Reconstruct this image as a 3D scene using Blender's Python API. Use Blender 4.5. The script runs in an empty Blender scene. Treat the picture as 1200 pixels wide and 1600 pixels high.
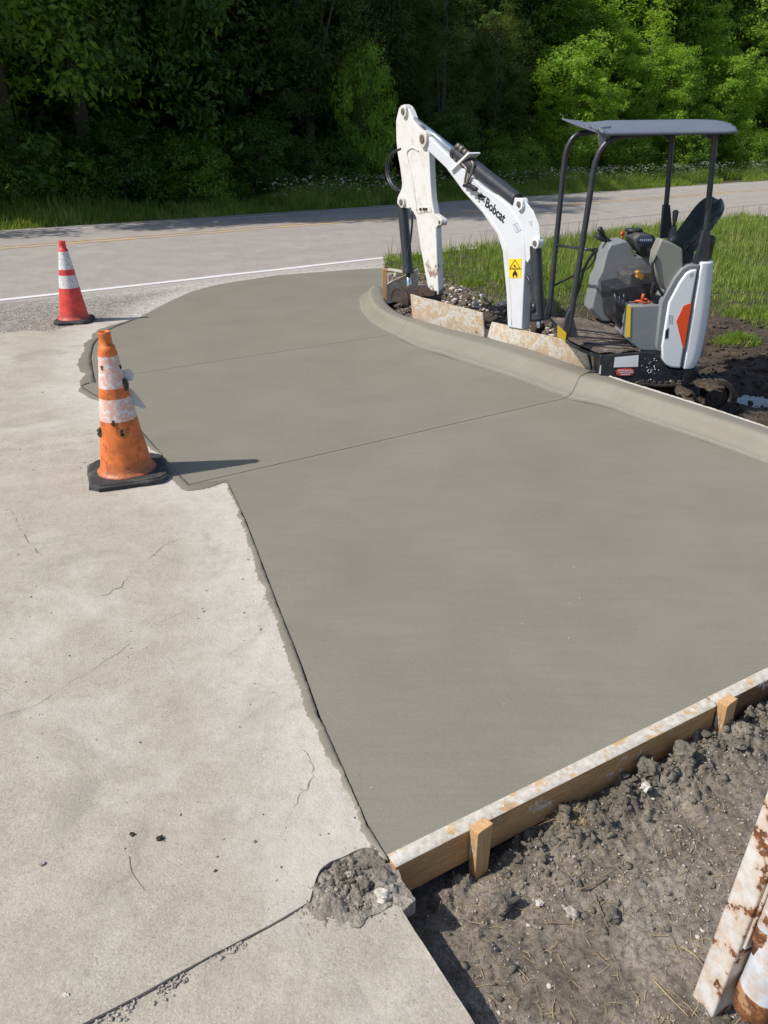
import bpy, bmesh, math, random
import numpy as np
from mathutils import Vector, Matrix, noise
R = math.radians
random.seed(7)
RS = np.random.RandomState(11)
S = bpy.context.scene
C = S.collection

# ------------------------------------------------------------------ camera, sky, sun
CH, CP, CF = 1.95, R(25.5), 1250.0
cam = bpy.data.cameras.new("camera"); co = bpy.data.objects.new("camera", cam); C.objects.link(co)
co.location = (0, 0, CH); co.rotation_euler = (R(90) - CP, 0, 0)
cam.sensor_fit = 'VERTICAL'; cam.sensor_height = 24.0; cam.lens = 24.0 * CF / 1600.0
cam.clip_start = .05; cam.clip_end = 3000
S.camera = co
SUN_EL, SUN_DIR = R(48), Vector((-.965, -.262, 0)).normalized()   # horizontal direction towards the sun
w = bpy.data.worlds.new("World"); S.world = w; w.use_nodes = True
nt = w.node_tree; bg = nt.nodes['Background']
sky = nt.nodes.new('ShaderNodeTexSky'); sky.sky_type = 'NISHITA'; sky.sun_disc = False
sky.sun_elevation = SUN_EL; sky.sun_rotation = math.atan2(SUN_DIR.x, SUN_DIR.y)
sky.air_density = 1.0; sky.dust_density = 1.2; sky.ozone_density = 1.0
nt.links.new(sky.outputs[0], bg.inputs[0]); bg.inputs[1].default_value = .125
sl = bpy.data.lights.new("sun", 'SUN'); so = bpy.data.objects.new("sun", sl); C.objects.link(so)
sl.energy = 4.3; sl.angle = R(.55); sl.color = (1, .945, .865)
sd = Vector((SUN_DIR.x * math.cos(SUN_EL), SUN_DIR.y * math.cos(SUN_EL), math.sin(SUN_EL)))
so.rotation_euler = sd.to_track_quat('Z', 'Y').to_euler()
S.view_settings.view_transform = 'Standard'; S.view_settings.look = 'None'
S.view_settings.exposure = .17; S.view_settings.gamma = 1
S.render.engine = 'CYCLES'

# ------------------------------------------------------------------ measuring helpers (photo pixel -> place)
def ray(px, py):
    u = (px - 600) / CF; v = (py - 800) / CF
    return Vector((u, math.cos(CP) - v * math.sin(CP), -math.sin(CP) - v * math.cos(CP)))
def G(px, py, z=0.0):
    d = ray(px, py); t = (z - CH) / d.z
    return Vector((d.x * t, d.y * t, z))
def N(px, py, Y):
    d = ray(px, py); t = Y / d.y
    return Vector((d.x * t, Y, CH + d.z * t))

# ------------------------------------------------------------------ object helpers
def meta(o, label=None, cat=None, group=None, kind=None):
    if label: o['label'] = label
    if cat: o['category'] = cat
    if group: o['group'] = group
    if kind: o['kind'] = kind
    return o
def link(name, me, m=None, parent=None):
    o = bpy.data.objects.new(name, me); C.objects.link(o)
    if m and me is not None and len(me.materials) == 0: me.materials.append(m)
    if parent: o.parent = parent
    return o
def empty(name, loc, label, cat, group=None, rot=None):
    o = bpy.data.objects.new(name, None); C.objects.link(o); o.location = loc; o.empty_display_size = .1
    if rot: o.rotation_euler = rot
    return meta(o, label, cat, group)
def npmesh(name, V, F, m, parent=None, smooth=False, attrs=None):
    """V (n,3) array, F (k,3|4) array or list of such arrays"""
    me = bpy.data.meshes.new(name)
    Fs = F if isinstance(F, list) else [F]
    V = np.asarray(V, dtype=np.float32)
    me.vertices.add(len(V)); me.vertices.foreach_set('co', V.ravel())
    li = np.concatenate([f.ravel() for f in Fs]).astype(np.int32)
    tot = np.concatenate([np.full(len(f), f.shape[1]) for f in Fs]).astype(np.int32)
    st = np.concatenate([[0], np.cumsum(tot)[:-1]]).astype(np.int32)
    me.loops.add(len(li)); me.loops.foreach_set('vertex_index', li)
    me.polygons.add(len(tot)); me.polygons.foreach_set('loop_start', st); me.polygons.foreach_set('loop_total', tot)
    if smooth: me.polygons.foreach_set('use_smooth', np.ones(len(tot), dtype=bool))
    if attrs:
        for k, a in attrs.items():
            at = me.attributes.new(k, 'FLOAT', 'POINT'); at.data.foreach_set('value', np.asarray(a, dtype=np.float32))
    me.update(calc_edges=True); me.validate()
    return link(name, me, m, parent)
class MB:
    """collects shapes for one mesh"""
    def __init__(s): s.bm = bmesh.new()
    def prism(s, pts, off):
        off = Vector(off); n = len(pts)
        a = [s.bm.verts.new(Vector(p)) for p in pts]; b = [s.bm.verts.new(Vector(p) + off) for p in pts]
        f = [s.bm.faces.new(a), s.bm.faces.new(b[::-1])]
        for i in range(n): f.append(s.bm.faces.new((a[i], b[i], b[(i + 1) % n], a[(i + 1) % n])))
        bmesh.ops.recalc_face_normals(s.bm, faces=f); return s
    def box(s, c, d, rot=None):
        m = Matrix.Translation(Vector(c)) @ (rot.to_4x4() if rot is not None else Matrix.Identity(4)) @ Matrix.Diagonal((d[0], d[1], d[2], 1))
        bmesh.ops.create_cube(s.bm, size=1, matrix=m); return s
    def bar(s, a, b, w, h, up=(0, 0, 1)):
        a = Vector(a); b = Vector(b); x = (b - a); L = x.length; x.normalize()
        y = Vector(up).cross(x).normalized(); z = x.cross(y)
        m = Matrix((x, y, z)).transposed()
        return s.box((a + b) / 2, (L, w, h), m)
    def tube(s, path, r, n=12, cap=True):
        P = [Vector(p) for p in path]; rr = r if isinstance(r, (list, tuple)) else [r] * len(P)
        t0 = (P[1] - P[0]).normalized(); u = t0.orthogonal().normalized(); rings = []
        for i, p in enumerate(P):
            t = ((P[min(i + 1, len(P) - 1)] - P[max(i - 1, 0)])).normalized()
            u = (u - t * u.dot(t)).normalized(); v = t.cross(u)
            rings.append([s.bm.verts.new(p + (u * math.cos(2 * math.pi * k / n) + v * math.sin(2 * math.pi * k / n)) * rr[i]) for k in range(n)])
        fs = []
        for a, b in zip(rings, rings[1:]):
            for k in range(n):
                f = s.bm.faces.new((a[k], a[(k + 1) % n], b[(k + 1) % n], b[k])); f.smooth = True; fs.append(f)
        if cap: fs.append(s.bm.faces.new(rings[0][::-1])); fs.append(s.bm.faces.new(rings[-1]))
        bmesh.ops.recalc_face_normals(s.bm, faces=fs)
        return s
    def sphere(s, c, r, sub=2, jit=0, sc=(1, 1, 1), seed=0):
        g = bmesh.ops.create_icosphere(s.bm, subdivisions=sub, radius=1)
        for v in g['verts']:
            k = 1 + jit * noise.noise(v.co * 1.7 + Vector((seed, seed * .3, 1)))*1.6
            v.co = Vector(c) + Vector((v.co.x * sc[0], v.co.y * sc[1], v.co.z * sc[2])) * r * k
        return s
    def build(s, name, m, parent=None, bevel=0, seg=2, smooth=False, sub=0, loc=None):
        me = bpy.data.meshes.new(name)
        if smooth:
            for f in s.bm.faces: f.smooth = True
        if loc is not None:
            for v in s.bm.verts: v.co -= Vector(loc)
        s.bm.to_mesh(me); s.bm.free()
        o = link(name, me, m, parent)
        if bevel:
            b = o.modifiers.new('bevel', 'BEVEL'); b.width = bevel; b.segments = seg; b.limit_method = 'ANGLE'; b.angle_limit = R(35)
            b.harden_normals = False
            for f in me.polygons: f.use_smooth = True
            try: me.set_sharp_from_angle(angle=R(50))
            except Exception: pass
        if sub:
            q = o.modifiers.new('sub', 'SUBSURF'); q.levels = sub; q.render_levels = sub
        return o
def cat(pts, n=8):
    """Catmull-Rom through points"""
    P = [Vector(p) for p in pts]; P = [P[0] * 2 - P[1]] + P + [P[-1] * 2 - P[-2]]; out = []
    for i in range(1, len(P) - 2):
        for k in range(n):
            t = k / n; a, b, c, d = P[i - 1:i + 3]
            out.append(.5 * ((2 * b) + (c - a) * t + (2 * a - 5 * b + 4 * c - d) * t * t + (3 * b - a - 3 * c + d) * t ** 3))
    out.append(P[-2]); return out

# ------------------------------------------------------------------ numpy geometry
def inside(P, poly):
    x, y = P[:, 0], P[:, 1]; r = np.zeros(len(P), bool); q = np.asarray(poly); n = len(q)
    for i in range(n):
        x1, y1 = q[i]; x2, y2 = q[(i + 1) % n]
        if y1 == y2: continue
        c = ((y1 > y) != (y2 > y)) & (x < (x2 - x1) * (y - y1) / (y2 - y1) + x1); r ^= c
    return r
def nearest(P, line, closed=False):
    q = np.asarray(line, float); n = len(q); best = np.full(len(P), 1e9); bp = np.zeros((len(P), 2))
    for i in range(n if closed else n - 1):
        a = q[i]; b = q[(i + 1) % n]; d = b - a; L = max((d * d).sum(), 1e-12)
        t = np.clip(((P - a) @ d) / L, 0, 1); c = a + t[:, None] * d; e = np.hypot(*(P - c).T)
        m = e < best; best[m] = e[m]; bp[m] = c[m]
    return best, bp
_T = RS.rand(256, 256)
def vn(x, y):
    xi = np.floor(x).astype(int); yi = np.floor(y).astype(int); fx = x - xi; fy = y - yi
    fx = fx * fx * (3 - 2 * fx); fy = fy * fy * (3 - 2 * fy)
    a = _T[xi & 255, yi & 255]; b = _T[(xi + 1) & 255, yi & 255]; c = _T[xi & 255, (yi + 1) & 255]; d = _T[(xi + 1) & 255, (yi + 1) & 255]
    return (a * (1 - fx) + b * fx) * (1 - fy) + (c * (1 - fx) + d * fx) * fy
def fbm(x, y, s, o=5, g=.5):
    r = 0; a = 1; t = 0; cs, sn = math.cos(.6), math.sin(.6)
    x = np.asarray(x) * s; y = np.asarray(y) * s
    for i in range(o):
        r = r + a * vn(x + 17.3 * i, y + 9.1 * i); t += a; a *= g; x, y = (x * cs - y * sn) * 2.03, (x * sn + y * cs) * 2.03
    return r / t
def axis(segs):
    out = []
    for a, b, s in segs: out += list(np.arange(a, b - 1e-6, s))
    out.append(segs[-1][1]); return np.array(out)
def sheet(name, poly, xs, ys, zf, m, skirt=0, attrs=None, smooth=True):
    X, Y = np.meshgrid(xs, ys, indexing='ij'); nx, ny = X.shape
    P = np.stack([X.ravel(), Y.ravel()], 1); ins = inside(P, poly)
    I = np.arange(nx * ny).reshape(nx, ny)
    F = np.stack([I[:-1, :-1], I[1:, :-1], I[1:, 1:], I[:-1, 1:]], -1).reshape(-1, 4)
    F = F[ins[F].any(1)]
    used = np.unique(F); out = used[~ins[used]]
    if len(out): P[out] = nearest(P[out], poly, True)[1]
    mp = np.full(nx * ny, -1); mp[used] = np.arange(len(used)); F = mp[F]; P = P[used]
    Z = zf(P[:, 0], P[:, 1]) if callable(zf) else np.full(len(P), zf)
    V = np.column_stack([P, Z]); Fs = [F]
    if skirt:
        q = []
        n = len(poly)
        for i in range(n):
            a = np.array(poly[i]); b = np.array(poly[(i + 1) % n]); k = max(1, int(np.hypot(*(b - a)) / .03)); k = min(k, 120)
            for j in range(k): q.append(a + (b - a) * j / k)
        q = np.array(q); zt = zf(q[:, 0], q[:, 1]) if callable(zf) else np.full(len(q), zf)
        o = len(V); V = np.vstack([V, np.column_stack([q, zt - .0004]), np.column_stack([q, zt - skirt])])
        i = np.arange(len(q)); j = (i + 1) % len(q)
        Fs.append(np.stack([o + i, o + i + len(q), o + j + len(q), o + j], 1))
    at = {k: f(V[:, 0], V[:, 1]) for k, f in attrs.items()} if attrs else None
    return npmesh(name, V, Fs, m, smooth=smooth, attrs=at)

# ------------------------------------------------------------------ materials
class NT:
    def __init__(s, name):
        s.m = bpy.data.materials.new(name); s.m.use_nodes = True; s.t = s.m.node_tree; s.b = s.t.nodes['Principled BSDF']
        s.tc = s.t.nodes.new('ShaderNodeTexCoord').outputs['Object']
        s.pos = s.t.nodes.new('ShaderNodeNewGeometry').outputs['Position']
    def n(s, ty, **k):
        q = s.t.nodes.new(ty)
        for a, b in k.items(): setattr(q, a, b)
        return q
    def L(s, a, b): s.t.links.new(a, b)
    def noise(s, sc, det=6, rough=.55, vec=None, dist=0):
        q = s.n('ShaderNodeTexNoise'); q.inputs['Scale'].default_value = sc; q.inputs['Detail'].default_value = det
        q.inputs['Roughness'].default_value = rough; q.inputs['Distortion'].default_value = dist; s.L(vec or s.tc, q.inputs['Vector']); return q.outputs['Fac']
    def vor(s, sc, feat='F1', out='Distance', vec=None):
        q = s.n('ShaderNodeTexVoronoi'); q.feature = feat; q.inputs['Scale'].default_value = sc; s.L(vec or s.tc, q.inputs['Vector']); return q.outputs[out]
    def ramp(s, v, stops, ease='LINEAR'):
        q = s.n('ShaderNodeValToRGB'); q.color_ramp.interpolation = ease; e = q.color_ramp.elements
        while len(e) < len(stops): e.new(.5)
        for i, (p, c) in enumerate(stops):
            e[i].position = p; e[i].color = (c, c, c, 1) if isinstance(c, (int, float)) else (*c, 1)
        s.L(v, q.inputs[0]); return q.outputs[0]
    def mix(s, f, a, b, mode='MIX'):
        q = s.n('ShaderNodeMix', data_type='RGBA', blend_type=mode)
        for i, v in ((0, f), (6, a), (7, b)):
            if isinstance(v, (int, float)): q.inputs[i].default_value = v if i == 0 else (v, v, v, 1)
            elif isinstance(v, tuple): q.inputs[i].default_value = (*v, 1)
            else: s.L(v, q.inputs[i])
        return q.outputs[2]
    def math(s, op, a, b=0, clamp=False):
        q = s.n('ShaderNodeMath', operation=op); q.use_clamp = clamp
        for i, v in ((0, a), (1, b)):
            if isinstance(v, (int, float)): q.inputs[i].default_value = v
            else: s.L(v, q.inputs[i])
        return q.outputs[0]
    def attr(s, nm): q = s.n('ShaderNodeAttribute'); q.attribute_name = nm; return q.outputs['Fac']
    def linedist(s, a, b):
        """distance of a point from the straight line a-b in plan"""
        a = Vector((a[0], a[1], 0)); d = (Vector((b[0], b[1], 0)) - a).normalized(); nn = Vector((-d.y, d.x, 0))
        q = s.n('ShaderNodeVectorMath', operation='DOT_PRODUCT'); s.L(s.pos, q.inputs[0]); q.inputs[1].default_value = nn
        return s.math('ABSOLUTE', s.math('SUBTRACT', q.outputs['Value'], nn.dot(a)))
    def bump(s, h, dist=.01, st=1, prev=None):
        q = s.n('ShaderNodeBump'); q.inputs['Distance'].default_value = dist; q.inputs['Strength'].default_value = st
        s.L(h, q.inputs['Height'])
        if prev: s.L(prev, q.inputs['Normal'])
        return q.outputs[0]
    def done(s, col=None, rough=None, norm=None, metal=None, spec=None):
        for nm, v in (('Base Color', col), ('Roughness', rough), ('Normal', norm), ('Metallic', metal), ('Specular IOR Level', spec)):
            if v is None: continue
            if isinstance(v, (int, float)): s.b.inputs[nm].default_value = v
            elif isinstance(v, tuple): s.b.inputs[nm].default_value = (*v, 1)
            else: s.L(v, s.b.inputs[nm])
        return s.m

def m_plain(name, col, rough=.5, dirt=(.16, .13, .1), amt=.25, sc=9, metal=0, bump=.0006, spec=.5, thr=.5):
    t = NT(name)
    f = t.ramp(t.noise(sc, 8, .65), [(thr, 0), (thr + .28, 1)])
    f2 = t.ramp(t.noise(sc * 14, 4, .6), [(.55, 0), (.75, .6)])
    c = t.mix(t.math('MULTIPLY', t.math('MAXIMUM', f, f2), amt), col, dirt)
    r = t.math('ADD', t.math('MULTIPLY', t.noise(sc * 2), .25), rough - .1)
    return t.done(c, r, t.bump(t.noise(sc * 12), bump, .6), metal, spec)
def m_rusty(name, base=(.72, .72, .70), amt=.5, sc=7, low=None):
    t = NT(name)
    n1 = t.noise(sc, 9, .66); n2 = t.noise(sc * 5, 6, .6)
    f = t.ramp(n1, [(.62 - .12 * amt, 0), (.64 - .12 * amt, 1)])
    halo = t.ramp(n1, [(.50 - .12 * amt, 0), (.62 - .12 * amt, 1)])
    rust = t.ramp(n2, [(.3, (.055, .022, .012)), (.55, (.17, .06, .02)), (.75, (.33, .15, .05))])
    dirt = t.ramp(t.noise(sc * 1.7, 7, .6), [(.45, base), (.7, tuple(k * .72 for k in (base[0], base[1] * .93, base[2] * .82)))])
    c = t.mix(t.math('MULTIPLY', halo, .55), dirt, (.48, .27, .12)); c = t.mix(f, c, rust)
    r = t.mix(f, .42, .9)
    return t.done(c, r, t.bump(t.math('ADD', t.math('MULTIPLY', f, -1), t.math('MULTIPLY', n2, .3)), .0016, .8))
def m_concrete_old():
    t = NT('old_concrete'); 
    big = t.noise(.9, 5, .55); mid = t.noise(6, 8, .62); fine = t.noise(120, 5, .7)
    c = t.ramp(mid, [(.28, (.345, .303, .25)), (.5, (.415, .37, .31)), (.72, (.48, .435, .372))])
    c = t.mix(t.ramp(big, [(.35, 0), (.7, .5)]), c, (.40, .365, .30))
    c = t.mix(t.math('MULTIPLY', t.ramp(fine, [(.38, 1), (.52, 0)]), t.ramp(t.noise(2.6, 5), [(.35, .2), (.65, .6)])), c, (.20, .18, .15))
    c = t.mix(t.math('MULTIPLY', t.ramp(t.noise(210, 3, .7), [(.55, 0), (.68, 1)]), .5), c, (.66, .62, .56))
    c = t.mix(t.ramp(t.noise(28, 7, .72), [(.36, .35), (.5, 0)]), c, (.27, .235, .2))
    g = t.ramp(t.vor(330, 'F1'), [(.1, 1), (.22, 0)])
    gm = t.ramp(t.noise(34, 4, .7), [(.5, 0), (.62, 1)])
    c = t.mix(t.math('MULTIPLY', t.math('MULTIPLY', g, gm), .8), c, (.74, .7, .64))
    pit = t.ramp(t.vor(95, 'F1'), [(.07, 1), (.15, 0)]); pm = t.ramp(t.noise(9, 6, .7), [(.55, 0), (.63, 1)])
    pits = t.math('MULTIPLY', pit, pm)
    c = t.mix(t.math('MULTIPLY', pits, .8), c, (.12, .1, .085))
    wash = t.math('MULTIPLY', t.attr('wash'), t.ramp(t.noise(16, 9, .75), [(.3, .25), (.62, 1)]))
    c = t.mix(t.math('MULTIPLY', wash, .6), c, (.62, .59, .53))
    stain = t.ramp(t.noise(1.7, 9, .7, dist=.6), [(.55, 0), (.66, .5)]); c = t.mix(stain, c, (.27, .245, .205))
    pale = t.ramp(t.noise(1.15, 9, .72, dist=.4), [(.52, 0), (.66, .5)]); c = t.mix(pale, c, (.56, .535, .475))
    # hairline cracks: level lines of a warped noise
    cr = t.math('ABSOLUTE', t.math('SUBTRACT', t.noise(.55, 7, .38), .47)); crk = t.ramp(cr, [(.0, 1), (.0022, 0)])
    crm = t.ramp(t.noise(1.4, 2), [(.54, 0), (.62, .3)]); crk = t.math('MULTIPLY', crk, crm)
    c = t.mix(crk, c, (.2, .17, .14))
    h = t.math('ADD', t.math('MULTIPLY', fine, .6), t.math('MULTIPLY', t.noise(38, 6, .7), .9))
    h = t.math('SUBTRACT', h, t.math('ADD', t.math('MULTIPLY', pits, 1.2), crk))
    return t.done(c, .92, t.bump(h, .0042, .9), spec=.25)
def m_fresh(name='fresh_concrete', joints=(), wet=0, rough=.62):
    t = NT(name)
    mid = t.noise(1.6, 6, .55, dist=.4)
    mp = t.n('ShaderNodeMapping'); mp.inputs['Scale'].default_value = (1.1, 9, 1); mp.inputs['Rotation'].default_value = (0, 0, R(-32)); t.L(t.tc, mp.inputs[0])
    sweep = t.noise(2.2, 7, .6, vec=mp.outputs[0])
    k = 1 - .25 * wet
    c = t.ramp(mid, [(.3, (.212 * k, .196 * k, .154 * k)), (.5, (.230 * k, .214 * k, .169 * k)), (.75, (.250 * k, .233 * k, .186 * k))])
    c = t.mix(t.ramp(sweep, [(.35, .14), (.6, 0)]), c, (.15, .142, .118))
    c = t.mix(t.ramp(t.noise(.7, 8, .62, dist=.5), [(.50, 0), (.70, .2)]), c, (.245, .228, .185))
    pits = t.math('MULTIPLY', t.ramp(t.vor(38), [(.03, 1), (.055, 0)]), t.ramp(t.noise(3.3, 5), [(.5, 0), (.58, .8)])); c = t.mix(pits, c, (.07, .065, .05))
    c = t.mix(t.math('MULTIPLY', t.ramp(t.noise(260, 4, .7), [(.38, 1), (.52, 0)]), .38), c, (.12, .112, .09))
    c = t.mix(t.math('MULTIPLY', t.ramp(t.noise(330, 3, .7), [(.58, 0), (.7, 1)]), .35), c, (.36, .34, .28))
    gr = t.math('MULTIPLY', t.ramp(t.vor(55, 'F1'), [(.035, 1), (.06, 0)]), t.ramp(t.noise(7, 5), [(.6, 0), (.65, .5)]))
    c = t.mix(gr, c, (.4, .38, .33))
    h = t.math('ADD', t.math('MULTIPLY', t.noise(160, 5, .65), .5), t.math('MULTIPLY', t.noise(26, 6, .6), .8))
    nm = t.bump(h, .0022, .75)
    mp3 = t.n('ShaderNodeMapping'); mp3.inputs['Scale'].default_value = (3, 160, 1); mp3.inputs['Rotation'].default_value = (0, 0, R(-34)); t.L(t.tc, mp3.inputs[0]); broom = t.noise(1, 3, .5, vec=mp3.outputs[0]); nm = t.bump(broom, .0012, .25, nm); nm = t.bump(sweep, .004, .4, nm)
    c = t.mix(t.ramp(broom, [(.40, .08), (.52, 0)]), c, (.13, .12, .095))
    for a, b in joints:
        d = t.linedist(a, b)
        jit = t.math('ADD', d, t.math('MULTIPLY', t.math('SUBTRACT', t.noise(14, 3), .5), .006))
        c = t.mix(t.math('MULTIPLY', t.ramp(jit, [(.0045, 1), (.0095, 0)]), .85), c, (.045, .04, .032))
        c = t.mix(t.math('MULTIPLY', t.ramp(d, [(.02, .22), (.045, 0)]), 1), c, (.29, .275, .225))
        nm = t.bump(t.ramp(d, [(0, 0), (.006, .55), (.018, .9), (.035, 1)]), .009, .9, nm)
    return t.done(c, rough, nm, spec=.35)
def m_asphalt(name='asphalt', shoulder=False):
    t = NT(name)
    a = t.attr('wash')
    mp = t.n('ShaderNodeMapping'); mp.inputs['Rotation'].default_value = (0, 0, -RANG); t.L(t.tc, mp.inputs[0])
    mp2 = t.n('ShaderNodeMapping'); mp2.inputs['Scale'].default_value = (.09, 1, 1); t.L(mp.outputs[0], mp2.inputs[0])
    lane = t.noise(1.4, 5, .5, vec=mp2.outputs[0])
    c = t.ramp(t.noise(3, 7, .6), [(.3, (.34, .306, .268)), (.7, (.45, .405, .355))])
    c = t.mix(t.ramp(lane, [(.35, .35), (.65, 0)]), c, (.28, .258, .235))
    c = t.mix(t.ramp(t.vor(75, 'F1', 'Distance'), [(.2, 0), (.6, .35)]), c, (.15, .145, .14))
    c = t.mix(t.ramp(t.noise(90, 3, .7), [(.52, 0), (.68, .6)]), c, (.52, .49, .45))
    # coarse worn shoulder
    sh = t.attr('shoulder')
    st = t.n('ShaderNodeTexVoronoi'); st.inputs['Scale'].default_value = 42; t.L(t.tc, st.inputs['Vector'])
    sc = t.ramp(t.n and st.outputs['Color'], [(.2, (.10, .092, .08)), (.5, (.24, .215, .185)), (.85, (.42, .38, .33))])
    c = t.mix(t.math('MULTIPLY', sh, .72), c, sc)
    blot = t.ramp(t.noise(5, 4, .6), [(.66, 0), (.69, .7)]); bm_ = t.math('MULTIPLY', blot, t.ramp(t.noise(31, 3), [(.58, 0), (.62, 1)]))
    c = t.mix(bm_, c, (.1, .1, .095))
    c = t.mix(t.math('MULTIPLY', a, t.ramp(t.noise(13, 8, .75), [(.34, .15), (.6, .95)])), c, (.56, .53, .48))
    crk = t.attr('crack'); c = t.mix(crk, c, (.055, .055, .05))
    h = t.math('ADD', t.noise(120, 4, .7), t.math('MULTIPLY', t.math('MULTIPLY', st.outputs['Distance'], sh), 2))
    return t.done(c, .9, t.bump(h, .006, .9), spec=.25)
def m_marking(name, col, wear=.45):
    t = NT(name); n1 = t.noise(26, 8, .75); n2 = t.noise(2.2, 5, .6)
    f = t.ramp(t.math('ADD', t.math('MULTIPLY', n1, .7), t.math('MULTIPLY', n2, .3)), [(wear - .05, 1), (wear + .06, 0)])
    c = t.mix(f, col, (.33, .31, .29)); return t.done(c, .8, t.bump(t.noise(110, 4, .7), .004, .8), spec=.3)
def m_soil(name, dark, mid, pale, peb=(.5, .47, .42), pscale=60, pa=1.0, rough=.95, wet=0):
    t = NT(name)
    n1 = t.noise(5, 10, .68); n2 = t.noise(60, 6, .7)
    c = t.ramp(n1, [(.3, dark), (.5, mid), (.68, pale)])
    c = t.mix(t.ramp(n2, [(.35, .7), (.55, 0)]), c, tuple(k * .5 for k in dark))
    pv = t.ramp(t.vor(pscale), [(.16, 1), (.24, 0)]); pm = t.ramp(t.noise(pscale * .4, 3, .7), [(.54, 0), (.6, 1)])
    pp = t.math('MULTIPLY', t.math('MULTIPLY', pv, pm), pa)
    pc = t.n('ShaderNodeTexVoronoi'); pc.inputs['Scale'].default_value = pscale; t.L(t.tc, pc.inputs['Vector'])
    c = t.mix(pp, c, t.mix(.45, peb, pc.outputs['Color'], 'SOFT_LIGHT'))
    h = t.math('ADD', t.math('ADD', t.noise(40, 8, .75), t.math('MULTIPLY', t.noise(140, 4, .7), .4)), t.math('MULTIPLY', pp, .6))
    return t.done(c, rough, t.bump(h, .012, 1), spec=.25 + wet)
def m_wood(name, c0, c1, splash=0, long_axis=0, sc=1):
    t = NT(name)
    s = [22 * sc] * 3; s[long_axis] = 1.2 * sc
    mp = t.n('ShaderNodeMapping'); mp.inputs['Scale'].default_value = tuple(s); t.L(t.tc, mp.inputs[0])
    g = t.noise(1.6, 6, .6, vec=mp.outputs[0], dist=1.4); g2 = t.noise(7, 4, .6, vec=mp.outputs[0])
    c = t.ramp(g, [(.3, c1), (.46, c0), (.54, tuple(a * .75 for a in c0)), (.7, c0)])
    c = t.mix(t.ramp(g2, [(.4, .4), (.6, 0)]), c, c1)
    kn = t.ramp(t.vor(3.1), [(.03, 1), (.08, 0)]); c = t.mix(t.math('MULTIPLY', kn, .7), c, (.1, .045, .015))
    c = t.mix(t.ramp(t.noise(4, 8, .7), [(.56, 0), (.68, .45)]), c, (.2, .15, .1))
    if splash:
        f = t.ramp(t.noise(11, 9, .74), [(.62 - .2 * splash, 0), (.66 - .2 * splash, 1)])
        c = t.mix(t.math('MULTIPLY', f, .9), c, t.ramp(t.noise(40, 5), [(.3, (.4, .37, .32)), (.7, (.66, .64, .59))]))
    return t.done(c, .8, t.bump(t.math('ADD', g, g2), .0018, .7), spec=.3)
def m_leaf(name, c1, c2, c3, trans=.35, rough=.5):
    t = NT(name); gi = t.n('ShaderNodeNewGeometry').outputs['Random Per Island']
    cl = t.noise(.9, 3, .5)
    c = t.ramp(gi, [(0, c1), (.55, c2), (1, c3)])
    c = t.mix(t.ramp(cl, [(.38, .65), (.6, 0)]), c, c1); c = t.mix(t.ramp(t.noise(1.7, 3), [(.55, 0), (.68, .55)]), c, tuple(min(1, q * 1.25) for q in c3))
    t.done(c, rough, spec=.25)
    tr = t.n('ShaderNodeBsdfTranslucent'); cc = t.mix(.5, c, (c3[0] * 1.7, c3[1] * 1.7, c3[2] * .7)); t.L(cc, tr.inputs[0])
    mx = t.n('ShaderNodeMixShader'); mx.inputs[0].default_value = trans; t.L(t.b.outputs[0], mx.inputs[1]); t.L(tr.outputs[0], mx.inputs[2])
    t.L(mx.outputs[0], t.t.nodes['Material Output'].inputs[0]); return t.m

# road frame: s = distance across, t = distance along
RD = np.array([.794, .608]); RD /= np.hypot(*RD); RN = np.array([-RD[1], RD[0]]); RANG = math.atan2(RD[1], RD[0])
def road_xy(s, t): return s * RN[0] + t * RD[0], s * RN[1] + t * RD[1]
def road_z(s):
    s = np.asarray(s, float)
    return np.interp(s, [0, 11.2, 15.5, 19.0, 19.6], [-.006, -.006, .12, .03, .0])

# ------------------------------------------------------------------ outlines
def g2(l, z=0): return [tuple(G(a, b, z)[:2]) for a, b in l]
LEFT = [(608, 1345), (592, 1318), (575, 1290), (540, 1210), (500, 1120), (470, 1035), (440, 960), (405, 868), (385, 815), (355, 752)]
NOTCH = [(325, 755), (298, 760), (285, 748), (262, 722), (235, 690), (205, 655), (175, 632), (150, 618), (127, 605)]
HOOK = [(140, 600), (150, 599), (146, 580), (143, 560), (147, 540), (160, 522), (180, 512), (215, 498), (240, 484), (268, 470), (300, 456), (335, 446), (370, 440), (430, 431), (480, 427), (520, 424), (560, 421), (600, 419)]
slab_left = g2(LEFT + NOTCH + HOOK)
gut_px = [(600, 447), (576, 452), (562, 462), (558, 475), (563, 489), (581, 506), (612, 523), (647, 541), (700, 558), (742, 572), (805, 593), (880, 621), (945, 636), (1000, 656), (1083, 684), (1200, 726), (1330, 775), (1700, 925)]
bak_px = [(603, 446), (599, 450), (598, 456), (599, 463), (605, 474), (626, 490), (655, 499), (700, 512), (754, 525), (805, 538), (865, 557), (924, 578), (980, 597), (1028, 612), (1110, 638), (1200, 668), (1330, 712), (1700, 840)]
FL = (0.012, 1.70); FR = (1.535, 2.614)                       # inner top line of the front form board
fd = Vector((FR[0] - FL[0], FR[1] - FL[1])).normalized()
FEND = Vector(FL) + fd * 6.5
gut = [G(a, b, .006) for a, b in gut_px]; bak = [G(a, b, .13) for a, b in bak_px]
slab_poly = slab_left + [tuple(G(603, 424)[:2]), tuple(G(603, 445)[:2])] + [tuple((g * .6 + b * .4)[:2]) for g, b in zip(gut, bak)] + [tuple(FEND), FL]
J1 = (G(350, 746)[:2], G(880, 624)[:2]); J2 = (G(205, 586)[:2], G(610, 524)[:2])

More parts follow.
